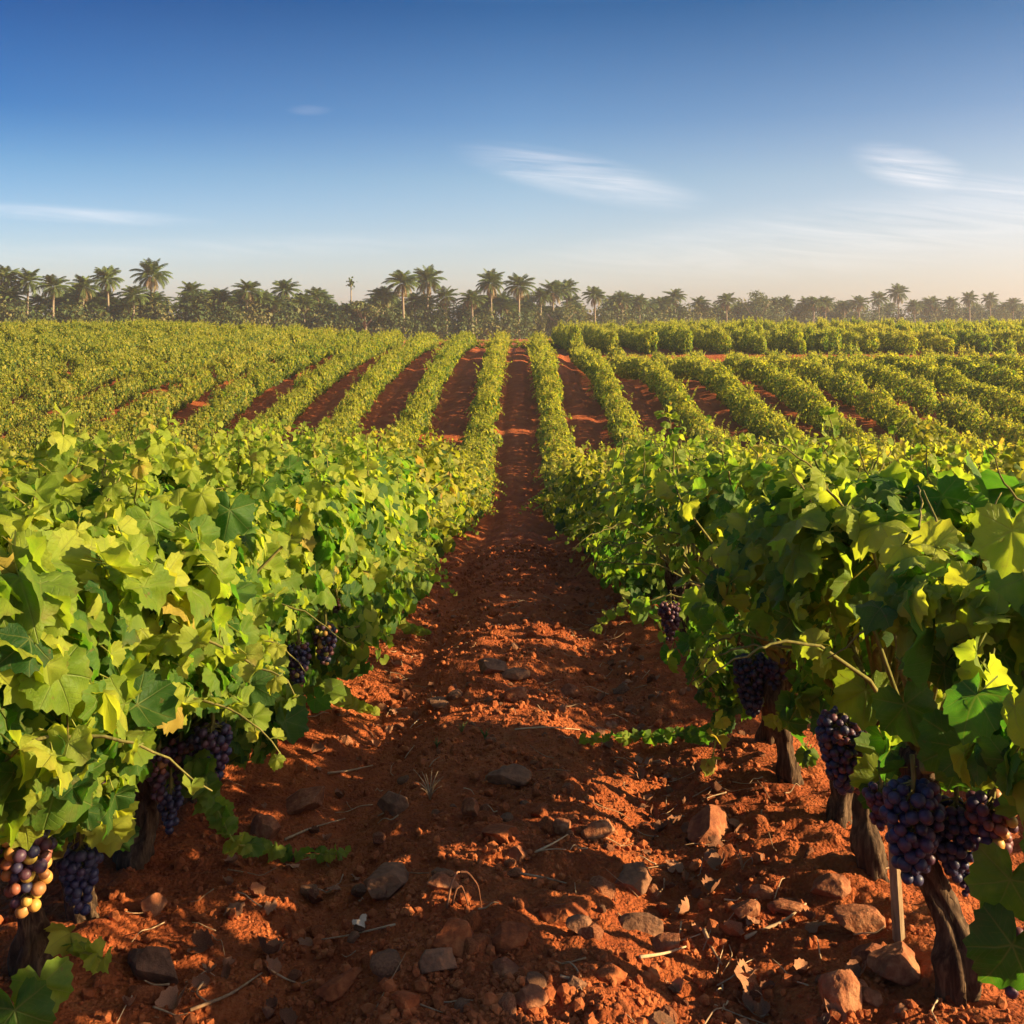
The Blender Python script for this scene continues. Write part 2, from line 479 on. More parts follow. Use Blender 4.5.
# grapes: colour by the berry's own ripeness
m, t, out = newmat('grape_skin'); M_GRAPE = m
at = t.new('ShaderNodeAttribute', attribute_name='tint').outputs['Fac']
pos = t.new('ShaderNodeTexCoord').outputs['Object']
bloom = t.noise(pos, 55, 4, .6)
col = t.ramp(at, [(0, (.012, .012, .035)), (.25, (.022, .020, .060)), (.45, (.055, .020, .045)), (.62, (.10, .030, .036)), (.78, (.27, .085, .04)), (.9, (.46, .24, .05)), (1, (.42, .36, .07))])
col = t.mix(t.math('MULTIPLY', t.math('MULTIPLY', t.math('SUBTRACT', bloom, .35, clamp=True), .6), t.math('SUBTRACT', 1.0, at, clamp=True)), col, (.20, .20, .28))
p = principled(t, out, col, .48, .35)
p.inputs['Subsurface Weight'].default_value = .12; p.inputs['Subsurface Radius'].default_value = (.01, .004, .002)

# ------------------------------------------------------------------ the ground: one sheet
xs = np.concatenate([[-400, -300, -220, -160, -120, -90, -70, -55], np.arange(-45, -8, .75), np.arange(-8, -2.2, .14), np.arange(-2.2, 2.2, .0125),
                     np.arange(2.2, 8, .14), np.arange(8, 50, .75), [55, 70, 90, 120, 160, 220, 300, 400]])
ys = [-60, -40, -20, -8, -3, -1, 0, .6, 1.2]; y = 1.8
while y < 9: ys.append(y); y += .0115 * max(1, (y / 3.2) ** 1.6)
while y < 70: ys.append(y); y += .10 + (y - 9) * .011
while y < 415: ys.append(y); y += 1.5 + (y - 70) * .06
ys = np.array(ys)
X, Y = np.meshgrid(xs, ys); Z = ground(X, Y)
nx, ny = len(xs), len(ys)
i = np.arange(ny - 1)[:, None]; j = np.arange(nx - 1)[None, :]
q = np.stack([i * nx + j, i * nx + j + 1, (i + 1) * nx + j + 1, (i + 1) * nx + j], -1).reshape(-1)
mb = MB(); mb.add(np.stack([X, Y, Z], -1).reshape(-1, 3), q, np.full((nx - 1) * (ny - 1), 4))
g = mb.build('ground', M_SOIL); g['kind'] = 'structure'

# ------------------------------------------------------------------ grapevines


# gaps in the near foliage where fruit or bare trunk shows: eye-side leaves are plucked there (u, v, half width, half height, depth)
GAPS = [(28, 872, 32, 52, 2.32), (80, 884, 24, 48, 2.66), (100, 770, 14, 34, 2.8), (212, 755, 32, 34, 3.1), (178, 758, 20, 26, 3.1), (158, 775, 16, 30, 3.1),
        (145, 838, 22, 50, 3.35), (170, 805, 18, 26, 3.2), (300, 665, 20, 30, 4.2), (326, 642, 20, 26, 4.4), (336, 606, 8, 12, 5.0), (85, 935, 22, 26, 2.9),
        (915, 822, 40, 54, 2.5), (955, 828, 32, 40, 2.6), (990, 830, 28, 36, 2.5), (955, 935, 40, 85, 2.65), (968, 875, 12, 26, 2.6), (880, 800, 16, 24, 2.7),
        (866, 872, 24, 44, 3.2), (828, 820, 20, 42, 3.6), (797, 795, 14, 26, 4.0), (844, 742, 28, 46, 3.1), (752, 685, 30, 48, 4.1), (778, 675, 16, 28, 4.0), (670, 620, 16, 28, 5.4),
        (897, 880, 12, 60, 3.0), (740, 850, 60, 80, 4.2), (800, 900, 60, 70, 3.6), (880, 960, 60, 60, 3.2), (120, 960, 60, 60, 3.2)]


def keep_out(wp):
    d = np.maximum(wp[:, 1], .2); u = U0 + wp[:, 0] / d * F; v = V0 + (CAM_H - wp[:, 2]) / d * F
    k = np.ones(len(wp), bool)
    for gu, gv, ru, rv, gd in GAPS: k &= ~((((u - gu) / ru) ** 2 + ((v - gv) / rv) ** 2 < 1.25) & (d < gd + .03))
    return k


def make_foliage(mb, rs, n, size, hw, z0, z1, ly, tpl, bias=0.0, root=None, shoots=6, shoot_len=.35, petiole=False, gap=0.0, sq=.72, size_sd=.22, tint0=.45):
    """leaves through a lumpy canopy of half width hw from z0 to z1, ly half length along the row"""
    ph = rs.uniform(0, 2 * math.pi, n); zc = (z0 + z1) / 2; hh = (z1 - z0) / 2
    yy = rs.uniform(-1, 1, n) * ly
    rho = 1 - np.abs(rs.normal(0, .26, n)); rho = np.clip(rho, .15, 1.02)
    c, s = np.cos(ph), np.sin(ph)
    e = sq
    cx = np.sign(c) * np.abs(c) ** e; sz_ = np.sign(s) * np.abs(s) ** e
    sd = rs.uniform(0, 100)
    lump = 1 + .32 * fbm(ph * 1.3 + sd, yy * 2.6 + sd, 2) + .15 * vn(yy * 5 + sd, ph * 3)
    x = cx * hw * rho * lump + bias * (sz_ * .5 + .5); z = zc + sz_ * hh * rho * lump
    taper = 1 - .35 * (np.abs(yy) / ly) ** 3
    x = x * taper
    pos = np.stack([x, yy, z], -1)
    nrm = np.stack([c * .9, rs.normal(0, .35, n), s * .55 + .42], -1) + rs.normal(0, .40, (n, 3))
    tip = np.stack([c * .45, rs.normal(0, .35, n), -np.full(n, .9)], -1) + rs.normal(0, .28, (n, 3))
    sc = size * np.exp(rs.normal(0, size_sd, n))
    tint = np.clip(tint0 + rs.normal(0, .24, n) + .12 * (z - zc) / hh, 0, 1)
    tint = np.where(rs.random(n) < .012, 1.15, np.minimum(tint, .85))
    # free shoots rising or hanging out of the canopy
    P = [pos]; Nn = [nrm]; Tt = [tip]; Sc = [sc]; Ti = [tint]; curves = []
    for k in range(shoots):
        up = rs.random() < .8
        a = rs.uniform(0, 2 * math.pi)
        if up:
            p0 = np.array([rs.normal(0, hw * .45), rs.uniform(-ly, ly) * .8, z1 - .12]); d0 = np.array([rs.normal(0, .35), rs.normal(0, .4), 1.0])
        else:
            sgn = rs.choice([-1, 1]); p0 = np.array([sgn * hw * .8, rs.uniform(-ly, ly) * .9, zc + rs.uniform(-.3, .35) * hh]); d0 = np.array([sgn * 1.0, rs.normal(0, .5), .25])
        L = shoot_len * rs.uniform(.5, 1.2); m = max(5, int(L / (size * .30)))
        tt = np.linspace(0, 1, m)[:, None]
        cu = p0 + d0 / np.linalg.norm(d0) * L * tt + np.array([0, 0, -1.0]) * L * (.18 if up else .6) * tt ** 2 + rs.normal(0, .006, (m, 3)).cumsum(0)
        curves.append(cu)
        side = np.where(np.arange(m) % 2 == 0, 1, -1)[:, None]
        lat = np.cross(d0, [0, 0, 1.0]) + 1e-3; lat /= np.linalg.norm(lat) + 1e-6
        P.append(cu + side * lat * size * .3); Nn.append(np.array([0, -.15, .6]) + rs.normal(0, .5, (m, 3)) + side * lat * .3)
        Tt.append(side * lat * .9 + np.array([0, 0, -.55]) + rs.normal(0, .3, (m, 3)))
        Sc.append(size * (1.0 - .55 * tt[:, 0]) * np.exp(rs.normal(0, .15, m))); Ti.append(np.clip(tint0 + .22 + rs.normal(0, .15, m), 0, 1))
    pos, nrm, tip = map(np.concatenate, (P, Nn, Tt)); sc = np.concatenate(Sc); tint = np.concatenate(Ti)
    if gap:
        wy = pos[:, 1] + (root.location[1] if root is not None else 0)
        k_ = vn(wy * 3.3 + 20, pos[:, 2] * 3.6 + wy) > -.5 + gap * rs.uniform(.7, 1.3, len(pos))
        pos, nrm, tip, sc, tint = pos[k_], nrm[k_], tip[k_], sc[k_], tint[k_]
    if root is not None:
        k_ = keep_out(pos + np.array(root.location)) & keep_out(pos + np.array(root.location) - np.array([0, 0, .6]) * sc[:, None])
        pos, nrm, tip, sc, tint = pos[k_], nrm[k_], tip[k_], sc[k_], tint[k_]
    rot = frames(nrm, tip); which = rs.integers(0, len(tpl), len(pos))
    for k, tp in enumerate(tpl):
        s_ = which == k
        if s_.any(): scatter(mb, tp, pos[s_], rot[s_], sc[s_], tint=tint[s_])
    if petiole:
        # leaf stalks: slim three-sided rods from each leaf base back towards the cane
        back = pos - rot[:, :, 1] * sc[:, None] * .42 + np.array([0, 0, .12]) * sc[:, None] - rot[:, :, 2] * sc[:, None] * .25
        a = np.radians([90, 210, 330]); ring = np.stack([np.cos(a), np.zeros(3), np.sin(a)], -1) * .0022
        v = np.concatenate([pos[:, None] + ring * .7, back[:, None] + ring], 1)
        base = np.array([0, 1, 4, 3, 1, 2, 5, 4, 2, 0, 3, 5])
        mb.add(v.reshape(-1, 3), (base[None] + 6 * np.arange(len(pos))[:, None]).ravel(), np.full(3 * len(pos), 4), tint=np.full(6 * len(pos), .9), leafco=np.full((6 * len(pos), 3), 9.0))
    return curves


def vine_trunk(mb, rs, h, r, sides=14, n=18, lean=(0, 0), head=1.25):
    t_ = np.linspace(0, 1, n)
    wob = np.stack([np.sin(t_ * rs.uniform(3, 6) + rs.uniform(0, 6)), np.sin(t_ * rs.uniform(3, 6) + rs.uniform(0, 6))], -1) * .028 + np.stack([np.sin(t_ * rs.uniform(9, 14) + rs.uniform(0, 6)), np.sin(t_ * rs.uniform(9, 14) + rs.uniform(0, 6))], -1) * .009
    wob -= wob[0]
    pts = np.stack([lean[0] * t_ + wob[:, 0], lean[1] * t_ + wob[:, 1], -.06 + (h + .06) * t_], -1)
    rad = r * (1.28 - .42 * np.minimum(t_ * 2.2, 1) + (head - .86) * np.exp(-((t_ - .93) / .13) ** 2) + .22 * np.exp(-(t_ / .07)))
    for q_ in rs.uniform(.12, .85, 3): rad = rad + r * rs.uniform(.15, .4) * np.exp(-((t_ - q_) / .06) ** 2)
    rad[-1] *= .55
    tube(mb, pts, rad, sides, rough=.75, seed=rs.uniform(0, 50))
    return pts[-2]


def vine_arms(mb, rs, head, n, zt, ly, hw, r=.0075, sides=6):
    for k in range(n):
        a = rs.uniform(0, 2 * math.pi); m = 9; t_ = np.linspace(0, 1, m)[:, None]
        end = np.array([math.cos(a) * hw * .5, math.sin(a) * ly * .8, zt * rs.uniform(.62, .90)])
        mid = np.array([end[0] * .8, end[1] * .75, (head[2] + end[2]) * .5 - .05])
        cu = head * (1 - t_) ** 2 + 2 * mid * t_ * (1 - t_) + end * t_ ** 2 + np.concatenate([[[0, 0, 0]], rs.normal(0, .01, (m - 1, 3))])
        tube(mb, cu, np.linspace(r * 2.1, r * .6, m), sides)


def grape_cluster(rs, w_, h_, br, tint0, tsd, yellow=0.0, sub=2):
    """a bunch hanging from the origin: berries packed in a tapering cone; returns berries MB and stem MB"""
    pts = []; br = br * .78; w_ = w_ * .88; h_ = h_ * .92
    tries = 0
    while tries < 4000 and len(pts) < 260:
        tries += 1
        t_ = rs.random() ** .8; z = -.10 * h_ - t_ * h_ * .9
        rad = w_ / 2 * (1 - .72 * t_ ** 1.5) * (.75 + .25 * min(1, t_ * 6))
        a = rs.uniform(0, 2 * math.pi); q_ = rad * math.sqrt(rs.uniform(.25, 1))
        p_ = np.array([math.cos(a) * q_, math.sin(a) * q_ * .9, z])
        if all(np.sum((p_ - o) ** 2) > (1.55 * br) ** 2 for o in pts): pts.append(p_)
    pts = np.array(pts); n = len(pts)
    sc = br * rs.uniform(.74, 1.12, n)
    tint = np.clip(rs.normal(tint0 * .93, tsd * 1.2, n) + .12 * (pts[:, 2] / h_ + .5), 0, .82)
    tint = np.where(rs.random(n) < yellow, rs.uniform(.84, 1, n), tint)
    mb = MB(); v, f = ICO[sub]
    rot = frames(rs.normal(0, 1, (n, 3)), rs.normal(0, 1, (n, 3)))
    scatter(mb, (v * np.array([1, 1.08, 1]), f.ravel(), np.full(len(f), 3)), pts, rot, sc, tint=tint)
    st = MB(); tube(st, [(0, 0, .05), (.004, 0, 0), (0, .003, -h_ * .3), (.002, 0, -h_ * .8)], [.006, .006, .004, .002], 6)
    for p_ in pts[::2]:
        tube(st, [(0, 0, min(p_[2] + .02, 0)), p_ * np.array([.8, .8, 1]) + np.array([0, 0, .004])], [.0025, .0015], 4, cap=False)
    return mb, st


def add_cluster(root, world, rs, *a, label=None, **k):
    b_, s_ = grape_cluster(rs, *a, **k)
    o = b_.build('grape_cluster', M_GRAPE, root); o.location = np.asarray(world) - np.array(root.location)
    s = s_.build('stem', M_CANE, o)
    if label: o['label'] = label
    return o


def trailing_shoot(root, pts, size, tpl, rs, r=.004, tint0=.35, name='trailing_shoot'):
    """a leafy runner through world points"""
    pts = np.asarray(pts, float); k = np.linspace(0, len(pts) - 1, 6 * (len(pts) - 1) + 1)
    cu = np.stack([np.interp(k, np.arange(len(pts)), pts[:, i]) for i in range(3)], -1)
    cu[1:-1] = (cu[:-2] + cu[1:-1] * 2 + cu[2:]) / 4
    cu = cu - np.array(root.location)
    seg = np.linalg.norm(np.diff(cu, axis=0), axis=1).sum(); m = max(5, int(seg / (size * .48)))
    kk = np.linspace(0, len(cu) - 1, m); P = np.stack([np.interp(kk, np.arange(len(cu)), cu[:, i]) for i in range(3)], -1)
    tn = np.gradient(P, axis=0); tn /= np.linalg.norm(tn, axis=1)[:, None] + 1e-9
    side = np.where(np.arange(m) % 2 == 0, 1, -1)[:, None]; lat = np.cross(tn, [0, 0, 1.0]); lat /= np.linalg.norm(lat, axis=1)[:, None] + 1e-6
    fade = np.linspace(1.1, .55, m)
    nrm = np.array([.1, -.55, .65]) + rs.normal(0, .5, (m, 3)); tip = lat * side * .9 + tn * .3 + np.array([0, -.3, -.4]) + rs.normal(0, .35, (m, 3))
    mb = MB(); rot = frames(nrm, tip); wh = rs.integers(0, len(tpl), m)
    for q_, tp in enumerate(tpl):
        s_ = wh == q_
        if s_.any(): scatter(mb, tp, (P + np.array([0, 0, size * .06]))[s_], rot[s_], (size * fade * np.exp(rs.normal(0, .12, m)))[s_], tint=np.clip(tint0 + rs.normal(0, .12, m) + np.linspace(0, .25, m), 0, 1)[s_])
    tube(mb, cu, np.linspace(r, r * .5, len(cu)), 6, tint=.9, leafco=np.full((len(cu) * 6, 3), 9.0))
    o = mb.build(name, M_LEAF, root)
    return o


HEROES = []   # (vine key, world position, normal, tip, size, tint)


def near_vine(key, x, y, label, group, seed, n=400, size=.135, hw=.43, z0=.40, z1=1.30, ly=.40, trunk_h=.46, trunk_r=.034, lean=(0, 0), bias=0.0, tint0=.45, shoots=8, tpl=LEAF_HI, arms=9, pet=True, heroes=(), gap=0.0, shoot_len=.38):
    rs = np.random.default_rng(seed)
    root = thing('grapevine', (x, y, gz(x, y) - .01), label, 'grapevine', group)
    tb = MB(); head = vine_trunk(tb, rs, trunk_h, trunk_r, lean=lean, sides=30, n=44); tb.build('trunk', M_BARK, root)
    fb = MB(); cur = make_foliage(fb, rs, n, size, hw, z0, z1, ly, tpl, bias, root=root, shoots=shoots, shoot_len=shoot_len, petiole=pet, tint0=tint0, size_sd=.30, gap=gap)
    for wp, nr, tp, sz_, ti in heroes:
        scatter(fb, tpl[rs.integers(0, 3)], (np.array(wp) - np.array(root.location))[None], frames(np.array([nr], float), np.array([tp], float)), np.array([sz_]), tint=np.array([ti]))
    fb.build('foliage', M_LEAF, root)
    ab = MB(); vine_arms(ab, rs, head, arms, z1 - .1, ly, hw)
    for c_ in cur: tube(ab, np.concatenate([[head, (head + c_[0]) / 2 + [0, 0, .05]], c_]), np.concatenate([[.007, .006], np.linspace(.0045, .0015, len(c_))]), 5)
    ab.build('canes', M_CANE, root)
    return root


VINES = {}
G_L = 'grapevines in the row left of the red path'
G_R = 'grapevines in the row right of the red path'
NAMED = {
    ('L', 0): 'grapevine at left frame edge, its lowest big leaves touching the bottom left corner',
    ('L', 1): 'foreground grapevine on the left bearing the mottled orange and purple grape bunch',
    ('L', 2): 'left grapevine with blue-black grape bunch hanging beside its short leaning trunk',
    ('L', 3): 'left grapevine with bare upright trunk and three purple bunches above a trailing ground shoot',
    ('R', 0): 'grapevine at the right frame edge with large leaves low in the bottom right corner',
    ('R', 1): 'right foreground grapevine with thick sunlit bark trunk and big blue-black grape bunch',
    ('R', 2): 'right grapevine with swollen knotted trunk just behind the thin wooden stake',
    ('R', 3): 'right grapevine with dark trunk and dark bunch, second beyond the wooden stake',
    ('R', 4): 'right grapevine with slim half-hidden trunk, third beyond the wooden stake',
}
hero_L = {0: [(px(40, 985, 2.05), (.3, -1, .25), (.2, -.1, -1), .11, .45), (px(15, 1010, 2.0), (.1, -1, .4), (.3, -.2, -1), .13, .2), (px(20, 800, 2.0), (.5, -.8, .4), (.2, 0, -1), .14, .7), (px(10, 560, 2.0), (.3, -.9, .3), (.3, 0, -1), .14, .7), (px(52, 560, 2.1), (.5, -.8, .3), (.5, 0, -1), .15, .75)],
          1: [(px(112, 822, 2.6), (.5, -.8, .3), (-.1, 0, -1), .12, .86), (px(35, 745, 2.3), (.4, -.9, .4), (.1, 0, -1), .14, .72), (px(150, 520, 2.5), (.6, -.7, .3), (.2, 0, -1), .125, .45)],
          2: [(px(70, 690, 2.6), (.5, -.8, .3), (.2, 0, -1), .16, .7), (px(230, 510, 2.7), (.3, -.9, .1), (-.2, 0, -1), .13, .15), (px(130, 610, 2.6), (.6, -.7, .3), (.1, 0, -1), .16, .7)],
          3: []}
hero_R = {0: [(px(1012, 945, 2.0), (-.2, -1, .3), (-.6, 0, -1), .15, .10), (px(1010, 880, 2.05), (-.3, -1, .3), (-.4, 0, -1), .14, .35), (px(1012, 530, 1.9), (-.2, -.9, .2), (-.1, 0, -1), .13, .6)],
          1: [(px(960, 742, 2.25), (-.2, -1, .25), (-.15, 0, -1), .165, .12), (px(1003, 655, 2.15), (.1, -1, .3), (.2, 0, -1), .14, .3), (px(905, 705, 2.35), (-.3, -1, .3), (.3, 0, -1), .135, .25)],
          2: [(px(866, 690, 2.6), (-.2, -1, .3), (-.1, 0, -1), .145, .5), (px(888, 790, 2.75), (-.2, -1, .2), (-.2, 0, -1), .14, .08), (px(810, 560, 2.9), (-.2, -1, .2), (.1, 0, -1), .13, .2)],
          3: [(px(700, 600, 4.0), (-.3, -1, .5), (-.1, 0, -1), .14, .55)], 4: []}
seedc = 100
ypos = {'L': [2.12, 2.62, 2.92, 3.30, 3.80, 4.3, 4.8, 5.3, 5.85, 6.4, 6.95, 7.5], 'R': [2.02, 2.50, 3.12, 3.52, 3.98, 4.5, 5.0, 5.5, 6.0, 6.55, 7.1, 7.65]}
ordn = ['fifth', 'sixth', 'seventh', 'eighth', 'ninth', 'tenth', 'eleventh', 'twelfth', 'thirteenth', 'fourteenth']
for side, cx_ in (('L', LX), ('R', RX)):
    for k, y_ in enumerate(ypos[side]):
        seedc += 1
        nm = 'left' if side == 'L' else 'right'
        lab = NAMED.get((side, k)) or f'dense leafy grapevine, {ordn[k - 4]} from the camera along the row {nm} of the red path'
        x_ = cx_ + float(rng.normal(0, .02)) + (-.04 if (side, k) == ('L', 0) else .16 if (side, k) == ('R', 0) else 0)
        kw = dict(n=1150, size=float(np.interp(y_, [2, 3.3, 4.5, 8], [.088, .077, .068, .060])), z1=float(np.interp(y_, [2, 4, 8], [1.20, 1.19, 1.17])))
        if side == 'L':
            kw.update(shoots=14, z0=(.60, .48, .40, .33, .27, .22, .14)[min(k, 6)], hw=.44 if k < 4 else (.5 if k < 6 else .58), bias=.02, tint0=.47)
            kw['heroes'] = hero_L.get(k, ())
        else:
            kw.update(z0=(.66, .50, .36, .30, .30, .20, .20, .13, .10)[min(k, 8)], hw=.40 if k < 4 else (.46 if k < 7 else .56), bias=(.02 if k == 0 else .03 if k == 1 else -.02), tint0=.44)
            kw.update(n=860 if k < 3 else 760, gap=.47 if k < 3 else .53, shoots=10, shoot_len=.36); kw['heroes'] = hero_R.get(k, ())
        if (side, k) == ('R', 1): kw.update(trunk_r=.034, trunk_h=.56, lean=(-.05, -.02))
        if (side, k) == ('R', 2): kw.update(trunk_r=.031, trunk_h=.50)
        if (side, k) == ('L', 2): kw.update(lean=(-.10, .03), trunk_h=.42)
        if (side, k) == ('L', 3): kw.update(trunk_r=.037, trunk_h=.50)
        if y_ > 4.6: kw.update(tpl=LEAF_MD, pet=False, n=1250 if side == 'L' else 820, arms=5)
        VINES[side, k] = near_vine((side, k), x_, y_, lab, G_L if side == 'L' else G_R, seedc, **kw)

# bunches of grapes (parts of the vines they hang on)
rs = np.random.default_rng(5)
V = VINES
add_cluster(V['L', 1], px(27, 826, 2.28), rs, .135, .20, .0180, .60, .17, yellow=.22, sub=3, label='mottled orange, pink and dark purple bunch')
add_cluster(V['L', 2], px(80, 838, 2.62), rs, .115, .205, .0165, .20, .09, sub=3, label='dusty blue-black bunch')
add_cluster(V['L', 2], px(98, 735, 2.75), rs, .09, .20, .014, .50, .08)
add_cluster(V['L', 3], px(212, 722, 3.05), rs, .14, .20, .0165, .34, .12)
add_cluster(V['L', 3], px(180, 735, 3.1), rs, .085, .15, .015, .58, .10)
add_cluster(V['L', 3], px(158, 745, 3.0), rs, .075, .17, .015, .55, .12)
add_cluster(V['L', 3], px(170, 785, 3.2), rs, .085, .15, .016, .15, .07)
add_cluster(V['L', 6], px(298, 640, 4.1), rs, .11, .20, .015, .35, .18, yellow=.10)
add_cluster(V['L', 7], px(325, 622, 4.3), rs, .12, .19, .015, .45, .18, yellow=.10)
add_cluster(V['L', 8], px(336, 598, 4.9), rs, .06, .09, .014, .62, .05)
add_cluster(V['R', 1], px(912, 776, 2.42), rs, .165, .265, .0190, .26, .09, sub=3, label='large blue-black bunch')
add_cluster(V['R', 1], px(955, 795, 2.5), rs, .15, .22, .0165, .22, .09, sub=3)
add_cluster(V['R', 1], px(992, 790, 2.42), rs, .13, .20, .0175, .58, .14, yellow=.12, sub=3, label='ripening red bunch with a few yellow berries')
add_cluster(V['R', 1], px(966, 862, 2.5), rs, .04, .09, .012, .45, .12)
add_cluster(V['R', 2], px(880, 780, 2.65), rs, .08, .14, .016, .52, .10)
add_cluster(V['R', 0], px(1010, 930, 2.12), rs, .12, .13, .018, .42, .10)
add_cluster(V['R', 3], px(842, 706, 2.95), rs, .17, .26, .016, .36, .16)
add_cluster(V['R', 4], px(856, 745, 3.1), rs, .10, .16, .015, .66, .10)
add_cluster(V['R', 5], px(752, 650, 4.0), rs, .17, .27, .0165, .22, .08)
add_cluster(V['R', 5], px(776, 655, 3.95), rs, .10, .17, .016, .30, .10)
add_cluster(V['R', 8], px(670, 600, 5.3), rs, .13, .22, .016, .55, .08)


def gp(u, v, lift=0.01):
    """point of the ground seen at pixel (u, v)"""
    d = 1.0
    lo, hi = 1.5, 60.0
    ds = np.linspace(1.6, 30, 6000); P = np.stack([(u - U0) / F * ds, ds, CAM_H + (V0 - v) / F * ds], -1)
    k = np.argmax(P[:, 2] < ground(P[:, 0], P[:, 1]))
    x, y = P[k, 0], P[k, 1]
    return np.array([x, y, gz(x, y) + lift])


trailing_shoot(V['L', 3], [px(196, 760, 3.0), px(212, 800, 2.98), px(235, 845, 2.95), gp(262, 862, .05), gp(300, 868, .04), gp(345, 866, .04)], .078, LEAF_HI, rs, tint0=.4)
trailing_shoot(V['L', 2], [px(70, 935, 2.55), px(75, 950, 2.5), px(95, 955, 2.45), px(105, 960, 2.42)], .085, LEAF_HI, rs, tint0=.6, name='leafy_sucker')
trailing_shoot(V['L', 6], [px(330, 690, 4.2), gp(350, 720, .08), gp(375, 722, .05)], .075, LEAF_MD, rs, tint0=.55)
trailing_shoot(V['L', 8], [px(385, 600, 5.5), gp(405, 640, .08), gp(428, 640, .05)], .08, LEAF_MD, rs, tint0=.45)
trailing_shoot(V['R', 5], [px(735, 700, 4.1), px(715, 735, 4.05), gp(690, 748, .06), gp(640, 748, .05), gp(585, 748, .04)], .075, LEAF_HI, rs, tint0=.25)
trailing_shoot(V['R', 4], [px(720, 720, 3.8), px(712, 760, 3.75), px(705, 772, 3.75)], .075, LEAF_HI, rs, tint0=.75, name='hanging_shoot')

# ---- vines beyond: prototypes, then copies along every row
def proto(seed, n, size, tpl, mat, sub, zb=.10):
    rs = np.random.default_rng(seed); fb = MB()
    make_foliage(fb, rs, n, size, .55, zb, 1.12, .52, tpl, 0, shoots=11, shoot_len=.42, tint0=.44, sq=.92)
    tb = MB()
    if sub: vine_trunk(tb, rs, .42, .045, sides=8, n=8)
    return fb, tb


PR_MID = [proto(300 + k, 520, .088, LEAF_MD, M_LEAFF, True) for k in range(6)]
PR_LO = [proto(330 + k, 720, .096, LEAF_LO, M_LEAFF, True, .12) for k in range(6)]
PR_FAR = [proto(360 + k, 500, .118, LEAF_LO, M_LEAFF, False, .16) for k in range(6)]

PR_BLK = [proto(390 + k, 720, .11, LEAF_LO, M_LEAFF, False, .04) for k in range(6)]

cand = []
for side, sg, cx_ in (('L', -1, LX), ('R', 1, RX)):
    for k in range(1, 27):
        xr = cx_ + sg * SP * (k - 1)
        y = 8.1 if k == 1 else max(3.0, abs(xr) / .50 - 2.0)
        if k == 1: y = 8.1
        yend = (70 + 4 * vn(np.array([k * .7]), np.array([2.0]))[0] - (0 if side == 'L' else 2)) if (side == 'L' or k == 1) else 60.6
        while y < yend:
            cand.append((side, k, xr, y)); y += .62 if y < 20 else .80
        if side == 'R' and k >= 2:
            y = max(63.0 + 1.6 * abs(vn(np.array([k * 1.7]), np.array([9.3]))[0]), abs(xr) / .50 - 3)
            while y < 98: cand.append((side, k, xr, y)); y += .95
cand = [c_ for c_ in cand if abs(c_[2]) < .52 * c_[3] + 2.5]
rr = np.random.default_rng(77)
seen = []
for c_ in cand:
    side, k, xr, y = c_
    x = xr + rr.normal(0, .04); yy = y + rr.normal(0, .06)
    h = rr.uniform(.78, 1.08)
    if y > 12 and rr.random() < .05: continue
    if side == 'R' and k >= 2 and y > 60: h *= rr.uniform(1.0, 1.5)
    seen.append((side, k, x, yy, gz(x, yy), h, rr.random() * 2))
# which of them show largest: nearest ones whose crowns are not hidden behind the first rows
vis = []
for q_, (side, k, x, y, z, h, r_) in enumerate(seen):
    d = y; vis_ok = True
    if k > 1:
        top = CAM_H - (z + 1.2 * h)            # drop of the crown's top under the eye
        # the first row crosses the same line of sight at depth d1
        x1 = LX if side == 'L' else RX
        d1 = d * abs(x1) / abs(x); t1 = CAM_H - (gz(x1, d1) + 1.30)
        if d1 < 8.3 and top / d > t1 / d1 + .004: vis_ok = False
    if abs(x) > .505 * d + .3: vis_ok = False
    if vis_ok: vis.append((h / d, q_))
vis.sort(reverse=True); pick = set(q_ for _, q_ in vis[:270])
mass = MB(); first = {}; ROWT = {(sd_, k_): float(rr.normal(0, .06)) for sd_ in 'LR' for k_ in range(1, 30)}
ROWN = ['', 'first', 'second', 'third', 'fourth', 'fifth', 'sixth', 'seventh', 'eighth', 'ninth', 'tenth', 'eleventh', 'twelfth', 'thirteenth', 'fourteenth', 'fifteenth', 'sixteenth']
